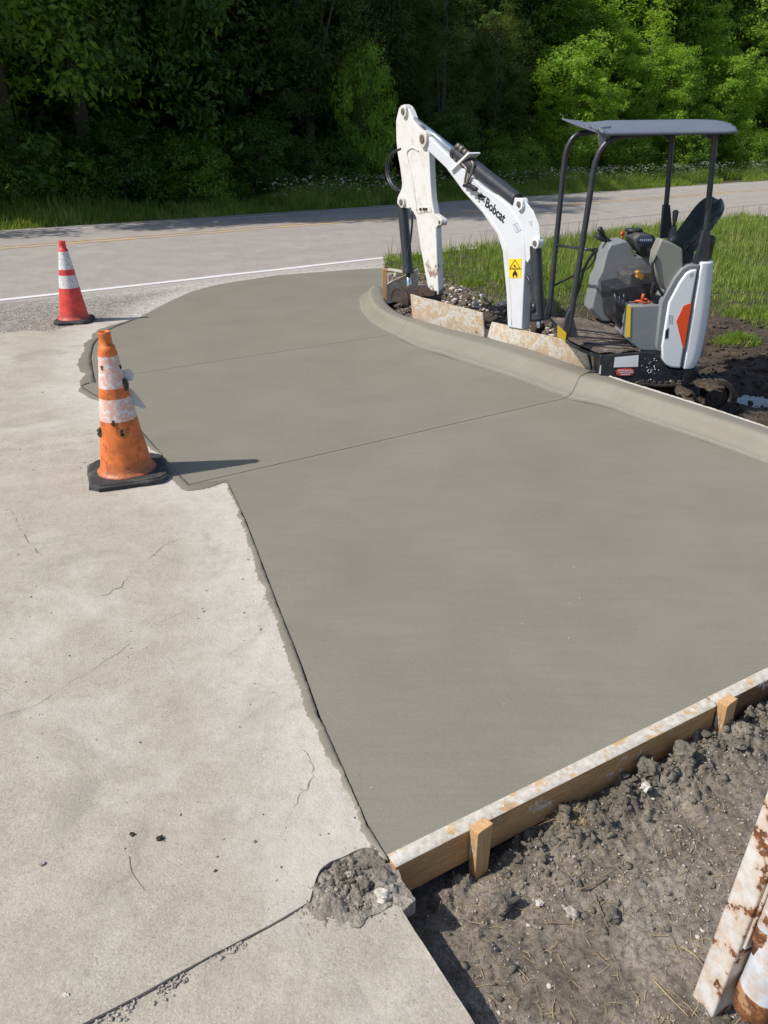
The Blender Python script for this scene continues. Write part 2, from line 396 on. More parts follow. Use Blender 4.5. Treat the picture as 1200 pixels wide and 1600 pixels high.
M = {}
M['old'] = m_concrete_old()
M['fresh'] = m_fresh('fresh_concrete', [J1, J2])
M['kerb'] = m_fresh('fresh_kerb_concrete', [])
kt = M['kerb'].node_tree; KN = NT.__new__(NT); KN.m = M['kerb']; KN.t = kt; KN.b = kt.nodes['Principled BSDF']; KN.tc = kt.nodes.new('ShaderNodeTexCoord').outputs['Object']
_src = KN.b.inputs['Base Color'].links[0].from_socket; _pf = KN.attr('across')
_j = KN.math('ADD', _pf, KN.math('MULTIPLY', KN.math('SUBTRACT', KN.noise(7, 5), .5), .10))
_bd = KN.ramp(_j, [(.05, 0), (.13, .6), (.20, 0), (.40, 0), (.50, .35), (.60, 0)])
_bd = KN.math('MULTIPLY', _bd, KN.ramp(KN.noise(34, 6, .7), [(.3, .3), (.6, 1)]))
KN.L(KN.mix(_bd, KN.mix(KN.ramp(_j, [(.58, 0), (.72, .3)]), _src, (.2, .19, .175)), (.34, .315, .255)), KN.b.inputs['Base Color'])
M['slurry'] = m_fresh('wet_slurry', [], wet=.55)
M['asphalt'] = m_asphalt()
M['mwhite'] = m_marking('white_road_paint', (.68, .67, .65), .36)
M['myellow'] = m_marking('yellow_road_paint', (.66, .40, .13), .50)
M['dirt'] = m_soil('dirt', (.12, .098, .075), (.265, .225, .18), (.42, .37, .305), pscale=95)
M['mud'] = m_soil('mud', (.03, .022, .016), (.075, .055, .038), (.14, .105, .075), (.3, .25, .2), pscale=50, pa=.5, rough=.8, wet=.1)
M['base'] = m_soil('ground_soil', (.06, .055, .03), (.1, .09, .05), (.15, .13, .08), pscale=20, pa=.3)
M['grass'] = m_leaf('grass_blade', (.10, .185, .026), (.175, .285, .04), (.34, .39, .09), .35, .5)
M['dry'] = m_plain('dry_straw', (.42, .32, .18), .8, amt=.2)
M['stone'] = m_plain('stone', (.36, .325, .285), .9, (.17, .14, .11), .7, 6, bump=.004, thr=.42)
M['paleston'] = m_plain('pale_stone', (.52, .485, .43), .9, (.4, .36, .3), .6, 8, bump=.004, thr=.42)
M['clod'] = m_soil('wet_clod', (.13, .118, .092), (.21, .19, .152), (.29, .265, .215), pscale=90, pa=.5, wet=.1)

# ------------------------------------------------------------------ setting
npmesh('ground', [(-900, -300, -.45), (900, -300, -.45), (900, 1500, -.45), (-900, 1500, -.45)], np.array([[0, 1, 2, 3]]), M['base'])['kind'] = 'structure'

lineL = np.array(slab_left)
def wash_f(x, y):
    P = np.column_stack([x, y]); d, _ = nearest(P, lineL)
    wd = .18 + .38 * fbm(x, y, 1.3, 4)
    return np.clip(1.15 - d / wd, 0, 1) ** .8
edge = [(v[0] - .010, v[1] + .002) for v in slab_left[:10]] + [(v[0] - .008, v[1] - .006) for v in slab_left[10:19]] + [(v[0] - .01, v[1] + .01) for v in slab_left[19:27]]
asph = g2([(215, 494), (170, 500), (120, 507), (75, 519), (40, 516), (0, 521), (-150, 535)])
DJ = g2([(500, 1400), (130, 1600)]); djd = Vector((DJ[1][0] - DJ[0][0], DJ[1][1] - DJ[0][1])).normalized()
DJe = Vector(DJ[0]) + djd * 6
crack_pts = g2([(580, 1322), (556, 1328), (538, 1338), (512, 1348), (497, 1362), (490, 1385), (484, 1408), (420, 1446), (330, 1492), (230, 1548), (130, 1600)])
up_poly = edge + asph + [(-14, 6.5), (-14, -2.2), tuple(DJe)] + [tuple(Vector(p)) for p in crack_pts[::-1]]
xs = axis([(-14, -4, .5), (-4, -2.2, .06), (-2.2, .3, .025)]); ys = axis([(-3, 1, .08), (1, 4.5, .025), (4.5, 9.4, .04)])
def up_z(x, y): return (fbm(x, y, 1.1, 3) - .5) * .012 + (fbm(x, y, 11, 3) - .5) * .004
meta(sheet('driveway', up_poly, xs, ys, up_z, M['old'], .12, {'wash': wash_f}), kind='structure')
lowp = [tuple(Vector(p) + Vector((.001, -.0035))) for p in crack_pts[6:]] + [tuple(DJe + Vector((.001, -.0035)))] + [(-1.0, -3), (2.2, -3)] + g2([(900, 1850), (745, 1600), (700, 1532), (660, 1470), (632, 1425), (618, 1400), (604, 1392), (588, 1396), (578, 1420), (548, 1436), (512, 1432), (494, 1418)])
xs = axis([(-5, -1, .2), (-1, .6, .02), (.6, 2.2, .2)]); ys = axis([(-3, .9, .2), (.9, 1.8, .02)])
def low_z(x, y): return -.008 + (fbm(x, y, 2.3, 3) - .5) * .008 + (fbm(x, y, 19, 4) - .5) * .008
meta(sheet('pavement', lowp, xs, ys, low_z, M['old'], .22, {'wash': lambda x, y: 0 * x}), kind='structure')

# slab of fresh concrete
xs = axis([(-3.3, -1.6, .08), (-1.6, 2, .05), (2, 7, .1)]); ys = axis([(1.5, 4, .05), (4, 13.2, .08)])
def slab_z(x, y): return .006 + (fbm(x, y, .8, 3) - .5) * .006
meta(sheet('concrete_slab', slab_poly, xs, ys, slab_z, M['fresh'], .16), 'freshly poured olive grey concrete slab', None, None, 'structure')

# smeared slurry ribbon along the old concrete
def ribbon(name, pts, wmin, wmax, z0, m, gap=.006, side=1, seed=0, thick=.004):
    P = [Vector((*p, 0)) for p in pts]; fine = []
    for a, b in zip(P, P[1:]):
        k = max(1, int((b - a).length / .008)); fine += [a + (b - a) * i / k for i in range(k)]
    fine.append(P[-1]); n = len(fine)
    V = []; nn = []
    for i in range(n):
        t = (fine[min(i + 6, n - 1)] - fine[max(i - 6, 0)]).normalized(); nn.append(Vector((-t.y, t.x, 0)) * side)
    arr = np.array([f[:] for f in fine]); x, y = arr[:, 0], arr[:, 1]
    wd = wmin + (wmax - wmin) * np.clip((fbm(x + seed, y, 2.2, 3) - .3) * 2.2, 0, 1) + (fbm(x, y + seed, 95, 3, .7) - .5) * .022 + (fbm(x, y + seed, 13, 4, .6) - .5) * .028
    jg = gap * (.1 + 2.4 * np.clip(fbm(x, y - seed, 9, 4, .65) - .3, 0, 1)) + (fbm(x, y, 70, 3, .7) - .5) * .008
    rise = .5 * (fbm(x, y, 9, 4) - .3) * .02
    fade = np.minimum(1, np.minimum(np.arange(n), n - 1 - np.arange(n)) / 12.)
    for i in range(n):
        a = fine[i] + nn[i] * max(.0015, jg[i]); W = max(.004, wd[i]) * fade[i]
        for fr, zz in ((0, -.03), (0, z0 + thick + max(rise[i], -.002)), (.35, z0 + thick * .9 + max(rise[i] * .5, -.002)), (.8, z0 + thick * .6), (1, z0 - .002)):
            V.append((a + nn[i] * W * fr + Vector((0, 0, zz)))[:])
    I = np.arange(n - 1)[:, None] * 5; F = np.concatenate([np.concatenate([I + k, I + k + 1, I + k + 6, I + k + 5], 1) for k in range(4)])
    o = npmesh(name, V, F, m, smooth=True); o['kind'] = 'structure'; return o
ribbon('slurry_margin', [(v[0] - .0, v[1]) for v in slab_left[:10]], .014, .05, .004, M['slurry'], .0075, 1)
ribbon('slurry_margin', slab_left[9:19], .02, .09, .004, M['slurry'], .003, 1, 4)
ribbon('slurry_margin', slab_left[18:27], .03, .14, .004, M['slurry'], .007, 1, 9)

# kerb: profile lofted from the gutter line to the back line
prof = [(0, .000), (.10, .003), (.18, .009), (.25, .022), (.31, .045), (.37, .076), (.42, .100), (.47, .116), (.53, .125), (.62, .129), (.80, .130), (.93, .128), (.985, .120), (1.0, .108)]
gc = cat(gut, 10); bc = cat(bak, 10)
def nearest_idx(px, py, curve, z): p = G(px, py, z); return min(range(len(curve)), key=lambda i: (curve[i] - p).length)
st = []
nose = 14
for i in range(len(gc)):
    st.append((gc[i], bc[i], min(1, (i / nose)) ** .6 * 1.0 if i < nose else 1.0, 0))
jn = []
for (a, b) in (((880, 622), (915, 575)), ((612, 523), (616, 486))):
    i = nearest_idx(a[0], a[1], gc, .006); q = bc[i]
    g0, g1 = gc[i], gc[i + 1]; b0, b1 = bc[i], bc[i + 1]
    ins = []
    for f, dpt in ((.30, 0), (.42, .3), (.47, 1), (.53, 1), (.58, .3), (.70, 0)):
        gl = (g1 - g0).length; ff = .5 + (f - .5) * min(1, .05 / max(gl, .01)) 
        ins.append((g0.lerp(g1, ff), b0.lerp(b1, ff), 1, dpt))
    jn.append((i, ins))
for i, ins in sorted(jn, reverse=True): st[i + 1:i + 1] = ins
V = []; AC = []
for gi, bi, hs, dp in st:
    for f, z in prof:
        p = gi.lerp(bi, f); V.append((p.x, p.y, .006 + z * hs - dp * .012 + noise.noise(Vector((p.x * 2.2, p.y * 2.2, 0))) * .005 + noise.noise(Vector((p.x * 9, p.y * 9, f * 3))) * .0022))
    V.append((bi.x, bi.y, -.25)); AC += [f for f, z in prof] + [1.2]
k = len(prof) + 1; I = np.arange(len(st) - 1)[:, None] * k
F = np.concatenate([np.concatenate([I + j, I + j + k, I + j + k + 1, I + j + 1], 1) for j in range(k - 1)])
meta(npmesh('kerb', V, F, M['kerb'], smooth=True, attrs={'across': AC}), kind='structure')
# broken pale paste lip along the back of the kerb
V = []; bl = bc[110:]
for i, p in enumerate(bl):
    for q in range(6):
        if i + 1 >= len(bl): break
        c = p.lerp(bl[i + 1], q / 6); t = (bl[i + 1] - p).normalized(); nn = Vector((-t.y, t.x, 0)); nn = nn if nn.dot(Vector((1, 1, 0))) > 0 else -nn
        k_ = .006 + .014 * max(0, noise.noise(c * 9)); zz = .004 * noise.noise(c * 31)
        for o_, z_ in ((-.012, .129), (0, .137 + zz), (k_, .128 + zz), (k_, .09)): V.append((c + nn * o_ * 1)[:2] + (z_,) if False else ((c + nn * o_).x, (c + nn * o_).y, z_))
n = len(V) // 4; I = np.arange(n - 1)[:, None] * 4
F = np.concatenate([np.concatenate([I + j, I + j + 4, I + j + 5, I + j + 1], 1) for j in range(3)])
meta(npmesh('kerb_paste_lip', V, F, M['paleston'], smooth=True), kind='structure')

# road
def rs(x, y): return x * RN[0] + y * RN[1]
def rt(x, y): return x * RD[0] + y * RD[1]
sv = axis([(8.2, 10, .12), (10, 13.2, .05), (13.2, 19.0, .15), (19.0, 19.6, .2)]); tv = axis([(-140, -8, 4), (-8, 12, .06), (12, 60, 1), (60, 260, 10)])
Sg, Tg = np.meshgrid(sv, tv, indexing='ij'); X, Y = road_xy(Sg, Tg)
jag = np.where(Sg > 19.5, (fbm(X, Y, .9, 4) - .5) * .7, 0); X = X + RN[0] * jag; Y = Y + RN[1] * jag
Z = road_z(Sg) + (fbm(X, Y, .6, 2) - .5) * .01
I = np.arange(Sg.size).reshape(Sg.shape); F = np.stack([I[:-1, :-1], I[1:, :-1], I[1:, 1:], I[:-1, 1:]], -1).reshape(-1, 4)[:, ::-1]
P = np.column_stack([X.ravel(), Y.ravel()]); d, _ = nearest(P, lineL[18:])
wsh = np.clip(1.25 - d / (.25 + .5 * fbm(P[:, 0], P[:, 1], 1, 3)), 0, 1) * (Tg.ravel() < 8.4)
band = np.clip(1 - np.abs(Sg.ravel() - 10.75) / .42, 0, 1) * np.clip((Tg.ravel() - 2) / 2.5, 0, 1) * .9
wsh = np.maximum(wsh, band)
shd = np.clip((11.02 - Sg.ravel()) / .12, 0, 1)
crk = np.clip(1 - np.abs(Sg.ravel() - 12.78 - (fbm(Tg.ravel(), Tg.ravel() * 0, .8, 4) - .5) * .1) / .05, 0, 1) * (Tg.ravel() > 12) * .85
crk = np.maximum(crk, np.clip(1 - np.abs(Sg.ravel() - 18.75 - (fbm(Tg.ravel(), Tg.ravel() * 0, .8, 4) - .5) * .3) / .14, 0, 1) * .75)
meta(npmesh('road', np.column_stack([P, Z.ravel()]), F, M['asphalt'], smooth=True, attrs={'wash': wsh, 'shoulder': shd, 'crack': crk}), kind='structure')
def stripe(name, s, wdt, m, t0=-120, t1=240):
    tv = axis([(t0, -10, 5), (-10, 15, .2), (15, t1, 3)]); V = []
    for t in tv:
        for ds in (-wdt / 2, wdt / 2):
            e = (float(fbm(np.array([t]), np.array([ds * 9]), 1.1, 3)[0]) - .5) * .02
            x, y = road_xy(s + ds + e, t); z = float(road_z(s + ds)) + (float(fbm(np.array([x]), np.array([y]), .6, 2)[0]) - .5) * .01
            V.append((x, y, z + .005))
    I = np.arange(len(tv) - 1)[:, None] * 2; F = np.concatenate([I, I + 2, I + 3, I + 1], 1)[:, ::-1]
    o = npmesh(name, V, F, m); o['kind'] = 'structure'
stripe('road_edge_line', 11.2, .13, M['mwhite'])
stripe('road_centre_line', 15.38, .12, M['myellow']); stripe('road_centre_line', 15.68, .12, M['myellow'])
stripe('road_edge_line', 18.45, .12, M['mwhite'])

# soil between kerb and road, then beyond the road
GR = g2([(628, 420), (640, 432), (690, 442), (735, 462), (765, 478), (845, 478), (900, 478), (1000, 470), (1105, 472), (1150, 505), (1200, 512), (1600, 540)])
GRa = np.array(GR)
def soil_z(x, y):
    P = np.column_stack([x, y]); d, _ = nearest(P, GRa)
    yi = np.interp(x, GRa[:, 0], GRa[:, 1]); sg = np.where(y > yi, 1, -1) * d
    base = np.interp(sg, [-3.5, -2, -.6, 0, .6, 3], [-.19, -.17, -.04, .02, .05, .02])
    bx = np.clip((x - 1.6) / 1.2, 0, 1); base = base - bx * np.clip((8.2 - y) / 1.4, 0, 1) * .05
    rough = np.clip(1 - (sg + .1) / .4, .15, 1)
    z = base + ((fbm(x, y, 1.8, 4) - .5) * .10 + (fbm(x, y, 9, 5, .6) - .5) * .085) * rough
    trk = np.exp(-(((x - 2.45) / .45) ** 2 + ((y - 6.42) / .16) ** 2)); z = z + trk * .09; pud = np.exp(-(((x - 3.45) / .45) ** 2 + ((y - 7.0) / .22) ** 2)); z = z - pud * .09
    # keep below paved things
    s = rs(x, y); cut = np.clip((s - 10.95) / .15, 0, 1); z = z * (1 - cut) - .05 * cut
    return z
kb = [tuple(p[:2]) for p in bc]
soil_poly = [(p[0], p[1]) for p in g2([(597, 423), (600, 445)])] + kb[3:] + [(9.5, 0), (14, 2)] + [road_xy(11.3, 30)] + g2([(616, 401)])
xs = axis([(-.4, 4.2, .035), (4.2, 16, .2)]); ys = axis([(-1, 4.8, .2), (4.8, 10.5, .035), (10.5, 32, .2)])
meta(sheet('mud_bank', soil_poly, xs, ys, soil_z, M['mud'], smooth=True), kind='structure')
# puddle
a = np.linspace(0, 2 * np.pi, 40, endpoint=False)
wm = NT('water'); wm.done((.05, .045, .035), .03, wm.bump(wm.noise(7, 3), .002, .4), spec=.6)
V = [(3.5, 7.0, -.245)] + [(3.5 + 1.0 * math.cos(t), 7.0 + .36 * math.sin(t), -.245) for t in a]
puddle = npmesh('puddle', V, np.array([[0, i + 1, (i + 1) % 40 + 1] for i in range(40)]), wm.m); puddle['kind'] = 'structure'

# front dirt
def dirt_z(x, y):
    q = Vector(FL); nn = Vector((-fd.y, fd.x)); dist = -((x - q.x) * nn.x + (y - q.y) * nn.y)      # distance in front of the board
    along = (x - q.x) * fd.x + (y - q.y) * fd.y
    bank = .030 * np.exp(-((dist - .12) / .07) ** 2) * np.clip((along - .42) / .25, 0, 1) * (.6 + .9 * fbm(x, y, 7, 3))
    z = -.135 + (fbm(x, y, 2.3, 4) - .5) * .05 + (fbm(x, y, 12, 6, .62) - .5) * .048 + bank
    cl = fbm(x + 5, y, 17, 5, .6); z = z + np.clip(cl - .47, 0, 1) * .22 * np.exp(-(dist / .28) ** 2) * (along > .1)
    pit = np.exp(-(((x - .28) / .12) ** 2 + ((y - 1.62) / .07) ** 2)); return z - pit * .03 - .055 * np.exp(-(dist / .15) ** 2) * np.clip((.62 - along) / .2, 0, 1)
dp = [(.0, 1.74)] + [(-.02, 1.66)] + g2([(590, 1384), (640, 1470), (690, 1550), (745, 1640), (900, 1900)], -.02) + [(2.5, -.2), (7, 1.0), tuple(FEND + Vector((.1, -.02))), (FL[0] + .03, FL[1] + .03)]
xs = axis([(-.1, 1.9, .0075), (1.9, 7, .06)]); ys = axis([(-.4, .9, .06), (.9, 2.75, .0075), (2.75, 6, .06)])
meta(sheet('dirt', dp, xs, ys, dirt_z, M['dirt'], smooth=True), kind='structure')

# far verge
def verge_z(x, y):
    s = rs(x, y); return np.interp(s, [19, 19.6, 22, 26, 60], [-.06, .02, .0, .15, 1.5]) + (fbm(x, y, .5, 4) - .5) * .25 * np.clip((s - 19.5) / 2, 0, 1)
vs = [road_xy(19.2, -70), road_xy(19.2, 110), road_xy(75, 110), road_xy(75, -70)]
sv = axis([(19.2, 24, .3), (24, 75, 3)]); tv = axis([(-70, -15, 3), (-15, 45, .4), (45, 110, 4)])
Sg, Tg = np.meshgrid(sv, tv, indexing='ij'); X, Y = road_xy(Sg, Tg); I = np.arange(Sg.size).reshape(Sg.shape)
F = np.stack([I[:-1, :-1], I[1:, :-1], I[1:, 1:], I[:-1, 1:]], -1).reshape(-1, 4)[:, ::-1]
meta(npmesh('verge', np.column_stack([X.ravel(), Y.ravel(), verge_z(X.ravel(), Y.ravel())]), F, M['base'], smooth=True), kind='structure')
# ------------------------------------------------------------------ form boards and stakes
M['pine'] = m_wood('pine_board', (.55, .32, .145), (.34, .17, .065), splash=.12)
M['pinedark'] = m_wood('dark_pine_board', (.22, .12, .055), (.10, .055, .028), splash=.3)
M['ply'] = m_wood('pale_board', (.56, .43, .29), (.40, .28, .17), splash=.75)
M['stake'] = m_wood('stake_wood', (.60, .38, .19), (.36, .19, .075), splash=.12, long_axis=2)
M['laitance'] = m_wood('board_top_paste', (.62, .43, .24), (.44, .27, .13), splash=.95)
fn = Vector((fd.y, -fd.x, 0)); f3 = Vector((fd.x, fd.y, 0)); yaw = math.atan2(fd.y, fd.x)
def local_obj(mb, name, m, loc, rz, parent=None, bevel=0, seg=2):
    """mesh given in the thing's own frame, then placed"""
    o = mb.build(name, m, parent, bevel, seg)
    if loc is not None: o.location = loc; o.rotation_euler = (0, 0, rz)
    return o
def board(name, L, th, hgt, m, loc, rz, label, group, topm=None, dy=0, seed=0):
    root = empty(name, loc, label, 'form board', group, (0, 0, rz))
    b = MB(); b.box((L / 2, -th / 2, -hgt / 2), (L, th, hgt)); b.build('plank', m, root, .003)
    if topm:
        # uneven crust of dried paste on the top edge
        n = int(L / .008); xv = np.linspace(.001, L - .001, n)
        e0 = .0015 + .010 * np.clip(fbm(xv, xv * 0 + seed, 14, 4) - .35, 0, 1)
        z = .0016 + .005 * np.clip(fbm(xv, xv * 0 + 7 + seed, 30, 4) - .3, 0, 1)
        V = np.concatenate([np.column_stack([xv, xv * 0 + .008, z * 0 + .003]), np.column_stack([xv, xv * 0 - .006, z + .001]), np.column_stack([xv, -th + e0, z]), np.column_stack([xv, -th + e0 * .3 - .002, z * 0 - .001])])
        i = np.arange(n - 1)[:, None]; F = np.concatenate([np.concatenate([i + k * n, i + 1 + k * n, i + 1 + (k + 1) * n, i + (k + 1) * n], 1)[:, ::-1] for k in range(3)])
        npmesh('paste_crust', V, F, topm, root, True)
    return root
L1 = (Vector(g2([(1112, 1099)])[0]) - Vector(FL)).length
board('form_board', L1, .040, .135, M['pine'], (FL[0], FL[1], .004), yaw, 'long yellow pine form board with pasty white top holding the front edge of the slab', 'boards forming the wet concrete', M['laitance'])
q = Vector((*FL, 0)) + f3 * (L1 + .004)
board('form_board', 4.5, .040, .14, M['pinedark'], (q.x, q.y, .006), yaw, 'dark damp form board spattered white, running out of the frame past the far stake', 'boards forming the wet concrete', M['laitance'], seed=3)
def stake(px, py, label, w=.058, d=.040, up=.026, down=.24, z=0, tilt=0, extra=0, grp='stakes nailed against the form boards'):
    p = G(px, py, 0); t = (p - Vector((*FL, 0))).dot(f3); c = Vector((*FL, 0)) + f3 * t + fn * (.041 + d / 2)
    b = MB(); b.box((0, 0, (up - down) / 2), (w, d, up + down))
    for v in b.bm.verts:
        if v.co.z > 0: v.co.z += .012 * (1 if v.co.x > 0 else -.3) * (1 if v.co.y < 0 else .2)
        else: v.co.x *= .8; v.co.y *= .8
    bmesh.ops.subdivide_edges(b.bm, edges=b.bm.edges[:], cuts=3)
    for v in b.bm.verts: v.co += Vector((noise.noise(v.co * 40), noise.noise(v.co * 43 + Vector((3, 0, 0))), 0)) * .0022
    o = b.build('wooden_stake', M['stake'], None, .002)
    o.location = c; o.rotation_euler = (0, R(tilt), yaw); return meta(o, label, 'stake', grp)
stake(748, 1296, 'split-topped pale stake at the near corner of the long form board')
stake(1128, 1100, 'stake with a frayed top where the pine and the dark board meet', up=.03, tilt=-2)
# thin boards behind the kerb
def leaning_board(name, c4, th, label, m=None, away=Vector((.75, .66, 0))):
    c = sum(c4, Vector()) / 4
    b = MB(); b.prism([p - c for p in c4], away.normalized() * th)
    bmesh.ops.subdivide_edges(b.bm, edges=[e for e in b.bm.edges if e.calc_length() > .1], cuts=5, use_grid_fill=True)
    for v in b.bm.verts: v.co += Vector((0, 0, 1)) * noise.noise(v.co * 7 + c) * .012
    o = b.build(name, m or M['ply'], None, .002); o.location = c
    return meta(o, label, 'form board', 'boards backing the kerb')
def bb(pl, pr, tl, tr, z=.12):
    a = G(pl[0], pl[1], z) + Vector((.02, .018, 0)); b = G(pr[0], pr[1], z) + Vector((.02, .018, 0))
    t1 = N(tl[0], tl[1], a.y); t2 = N(tr[0], tr[1], b.y); return [a - Vector((0, 0, .03)), b - Vector((0, 0, .03)), t2, t1]
leaning_board('form_board', bb((642, 497), (754, 524), (641, 460), (754, 488)), .018, 'pale thin board standing behind the kerb in front of the digger bucket')
leaning_board('form_board', bb((757, 523), (921, 577), (768, 503), (914, 540)), .02, 'weathered thin board with a slanted left end, behind the kerb below the boom foot')
leaning_board('form_board', bb((925, 579), (938, 582), (922, 548), (938, 556)), .06, 'short cut end of board beside the black digger skirt')
a = G(602, 462, .11); b_ = a + Vector((.42, .42, 0))
leaning_board('form_board', [a + Vector((.02, 0, -.1)), b_ + Vector((0, 0, -.1)), b_ + Vector((0, 0, .26)), a + Vector((.02, 0, .14))], .015, 'upright grey board crossing behind the small stake at the kerb end', away=Vector((-.5, .8, 0)))
a = G(601, 425, .0); 
b = MB(); b.bar((0, 0, .03), (.40, -.25, .0), .10, .015); o = b.build('form_board', M['ply'], None, .001); o.location = N(606, 424, 10.9); meta(o, 'thin curved strip of board laid from the small stake towards the grass', 'form board', 'boards backing the kerb')
b = MB(); b.box((0, 0, .0), (.055, .05, .5)); o = b.build('wooden_stake', M['stake'], None, .003); o.location = G(601, 470, .10) + Vector((0, .02, .12)); meta(o, 'thin orange-tinted stake standing at the kerb end left of the digger bucket', 'stake', 'stakes nailed against the form boards')

# ------------------------------------------------------------------ traffic cones
def m_cone(name, o, wclean, dirt, streak):
    t = NT(name); zc = t.n('ShaderNodeSeparateXYZ'); t.L(t.tc, zc.inputs[0]); z = zc.outputs[2]
    n = t.noise(9, 9, .7); n2 = t.noise(42, 7, .72)
    base = t.mix(t.ramp(n, [(.40, 0), (.68, .8)]), o, tuple(k * .42 + .012 for k in o))
    # scuffs
    mp = t.n('ShaderNodeMapping'); mp.inputs['Scale'].default_value = (1, 1, .6); mp.inputs['Rotation'].default_value = (.5, .4, .2); t.L(t.tc, mp.inputs[0])
    sc = t.math('ABSOLUTE', t.math('SUBTRACT', t.noise(6.5, 4, .55, vec=mp.outputs[0], dist=1.1), .5))
    base = t.mix(t.math('MULTIPLY', t.ramp(sc, [(0, 1), (.012, 0)]), streak), base, (.10, .05, .03))
    lowd = t.math('MULTIPLY', t.ramp(z, [(.05, 1), (.14, 0)]), t.ramp(n2, [(.35, 0), (.6, .75)])); base = t.mix(t.math('MULTIPLY', lowd, dirt), base, (.14, .10, .075))
    wn = t.ramp(n2, [(wclean, 0), (wclean + .08, 1)])
    white = t.mix(t.math('MULTIPLY', wn, .62), (.68, .67, .66), tuple(k * .75 + .1 for k in o) if streak > .5 else (.33, .31, .30))
    def inband(a, b): return t.math('MULTIPLY', t.math('GREATER_THAN', z, a), t.math('LESS_THAN', z, b))
    H = .89
    f = t.math('ADD', inband(H * .425, H * .575), inband(H * .645, H * .855))
    c = t.mix(f, base, white)
    return t.done(c, .5, t.bump(t.noise(30, 6), .002, .5), spec=.4)
M['coneO'] = m_cone('orange_cone_plastic', (.80, .20, .045), .43, 1, .8)
M['coneR'] = m_cone('red_cone_plastic', (.80, .07, .055), .50, 1, .3)
M['rubber'] = m_plain('black_rubber', (.028, .028, .03), .75, (.22, .19, .16), .6, 12, bump=.003)
M['clear'] = m_plain('torn_reflective_film', (.42, .43, .44), .35, (.2, .2, .2), .5, 20)
def cone(loc, mat, label, rz, ragged=False, H=.89, bw=.42):
    root = empty('traffic_cone', loc, label, 'traffic cone', None, (0, 0, rz))
    # base: square with cut corners, worn
    b = MB(); s = bw / 2; c = .06; zt = .04
    pts = [(s - c, -s), (s, -s + c), (s, s - c), (s - c, s), (-s + c, s), (-s, s - c), (-s, -s + c), (-s + c, -s)]
    b.prism([(x, y, .004) for x, y in pts], (0, 0, zt - .004))
    bmesh.ops.subdivide_edges(b.bm, edges=b.bm.edges[:], cuts=4, use_grid_fill=True)
    for v in b.bm.verts:
        k = 1 - .05 * (v.co.z > .03); v.co.x *= k; v.co.y *= k
        v.co += Vector((noise.noise(v.co * 19), noise.noise(v.co * 17 + Vector((9, 0, 0))), noise.noise(v.co * 8) * .5 * (v.co.z > .03))) * (.010 if ragged else .004)
    b.build('cone_base', M['rubber'], root, .006, 3)
    # body as one turned surface with open top
    pr = [(.178, .040), (.176, .047), (.166, .052), (.158, .060)]
    r0, r1 = .155, .036
    for k in range(1, 30):
        z = .06 + (H - .085 - .06) * k / 29; r = r0 + (r1 - r0) * (z - .06) / (H - .06)
        if abs(z - H * .86) < .012 and ragged: r += .002
        pr.append((r, z))
    pr += [(.038, H - .080), (.0375, H - .05), (.036, H - .02), (.037, H - .004), (.034, H), (.029, H - .004), (.028, H - .03), (.03, H - .2)]
    n = 48; V = []; 
    for r, z in pr:
        for k in range(n):
            a = 2 * math.pi * k / n; q = r * (1 + .012 * noise.noise(Vector((math.cos(a) * 2, math.sin(a) * 2, z * 5))) * (2 if ragged else 1))
            V.append((q * math.cos(a), q * math.sin(a), z + (.004 * noise.noise(Vector((math.cos(a) * 2, math.sin(a) * 2, 4))) if (ragged and z > H - .03) else 0)))
    m_ = len(pr); F = []
    for i in range(m_ - 1):
        for k in range(n): F.append((i * n + k, i * n + (k + 1) % n, (i + 1) * n + (k + 1) % n, (i + 1) * n + k))
    npmesh('cone_body', np.array(V), np.array(F), mat, root, True)
    return root
p1 = G(200, 741, .0); c1 = cone(p1, M['coneO'], 'battered orange traffic cone with dirty faded white bands and cement lumps, nearest the camera', R(20), True, .90, .47); c1.rotation_euler = (R(0), R(-1.0), R(20))
p2 = G(117, 502, .0); c2 = cone(p2, M['coneR'], 'clean bright red traffic cone with two white bands near the road edge', R(8), False, .87, .40)
# lumps of dried mortar, burrs and torn film on the orange cone
def cone_lump(z, ang, r, n, name='mortar_lump', m=None):
    rr = .155 + (.036 - .155) * (z - .06) / .83; b = MB()
    for k in range(n):
        a = ang + random.uniform(-.3, .3) * (r / .02) * .35; zz = z + random.uniform(-1, 1) * r * 1.6; q = rr + r * .02
        b.sphere((q * math.cos(a), q * math.sin(a), zz), r * random.uniform(.5, 1), 2, .5, seed=k + z * 90)
    return b.build(name, m or M['clodk'], c1)
M['clodk'] = m_soil('dried_mortar', (.03, .026, .02), (.075, .066, .05), (.16, .14, .11), pscale=150, pa=.3)
cone_lump(.585, R(-14 - 14), .020, 9); cone_lump(.50 + .20, R(-30), .011, 4); cone_lump(.31, R(-170), .019, 4); cone_lump(.375, R(-110), .009, 7, 'burr'); cone_lump(.315, R(-88), .010, 9, 'burr'); cone_lump(.705, R(-135), .008, 6, 'burr')
for ang, z, pts in ((R(-20), .665, [(0, 0), (.05, .012), (.075, -.02), (.06, -.06), (.01, -.07)]), (R(-14), .52, [(0, .04), (.03, .02), (.09, -.085), (.075, -.10), (.03, -.075), (0, -.07)])):
    rr = .155 + (.036 - .155) * (z - .06) / .83; u = Vector((math.cos(ang), math.sin(ang), 0)); b = MB()
    b.prism([u * (rr - .006 + a) + Vector((0, 0, z + c)) for a, c in pts], (.0008, .0012, 0)); b.build('torn_film', M['clear'], c1)

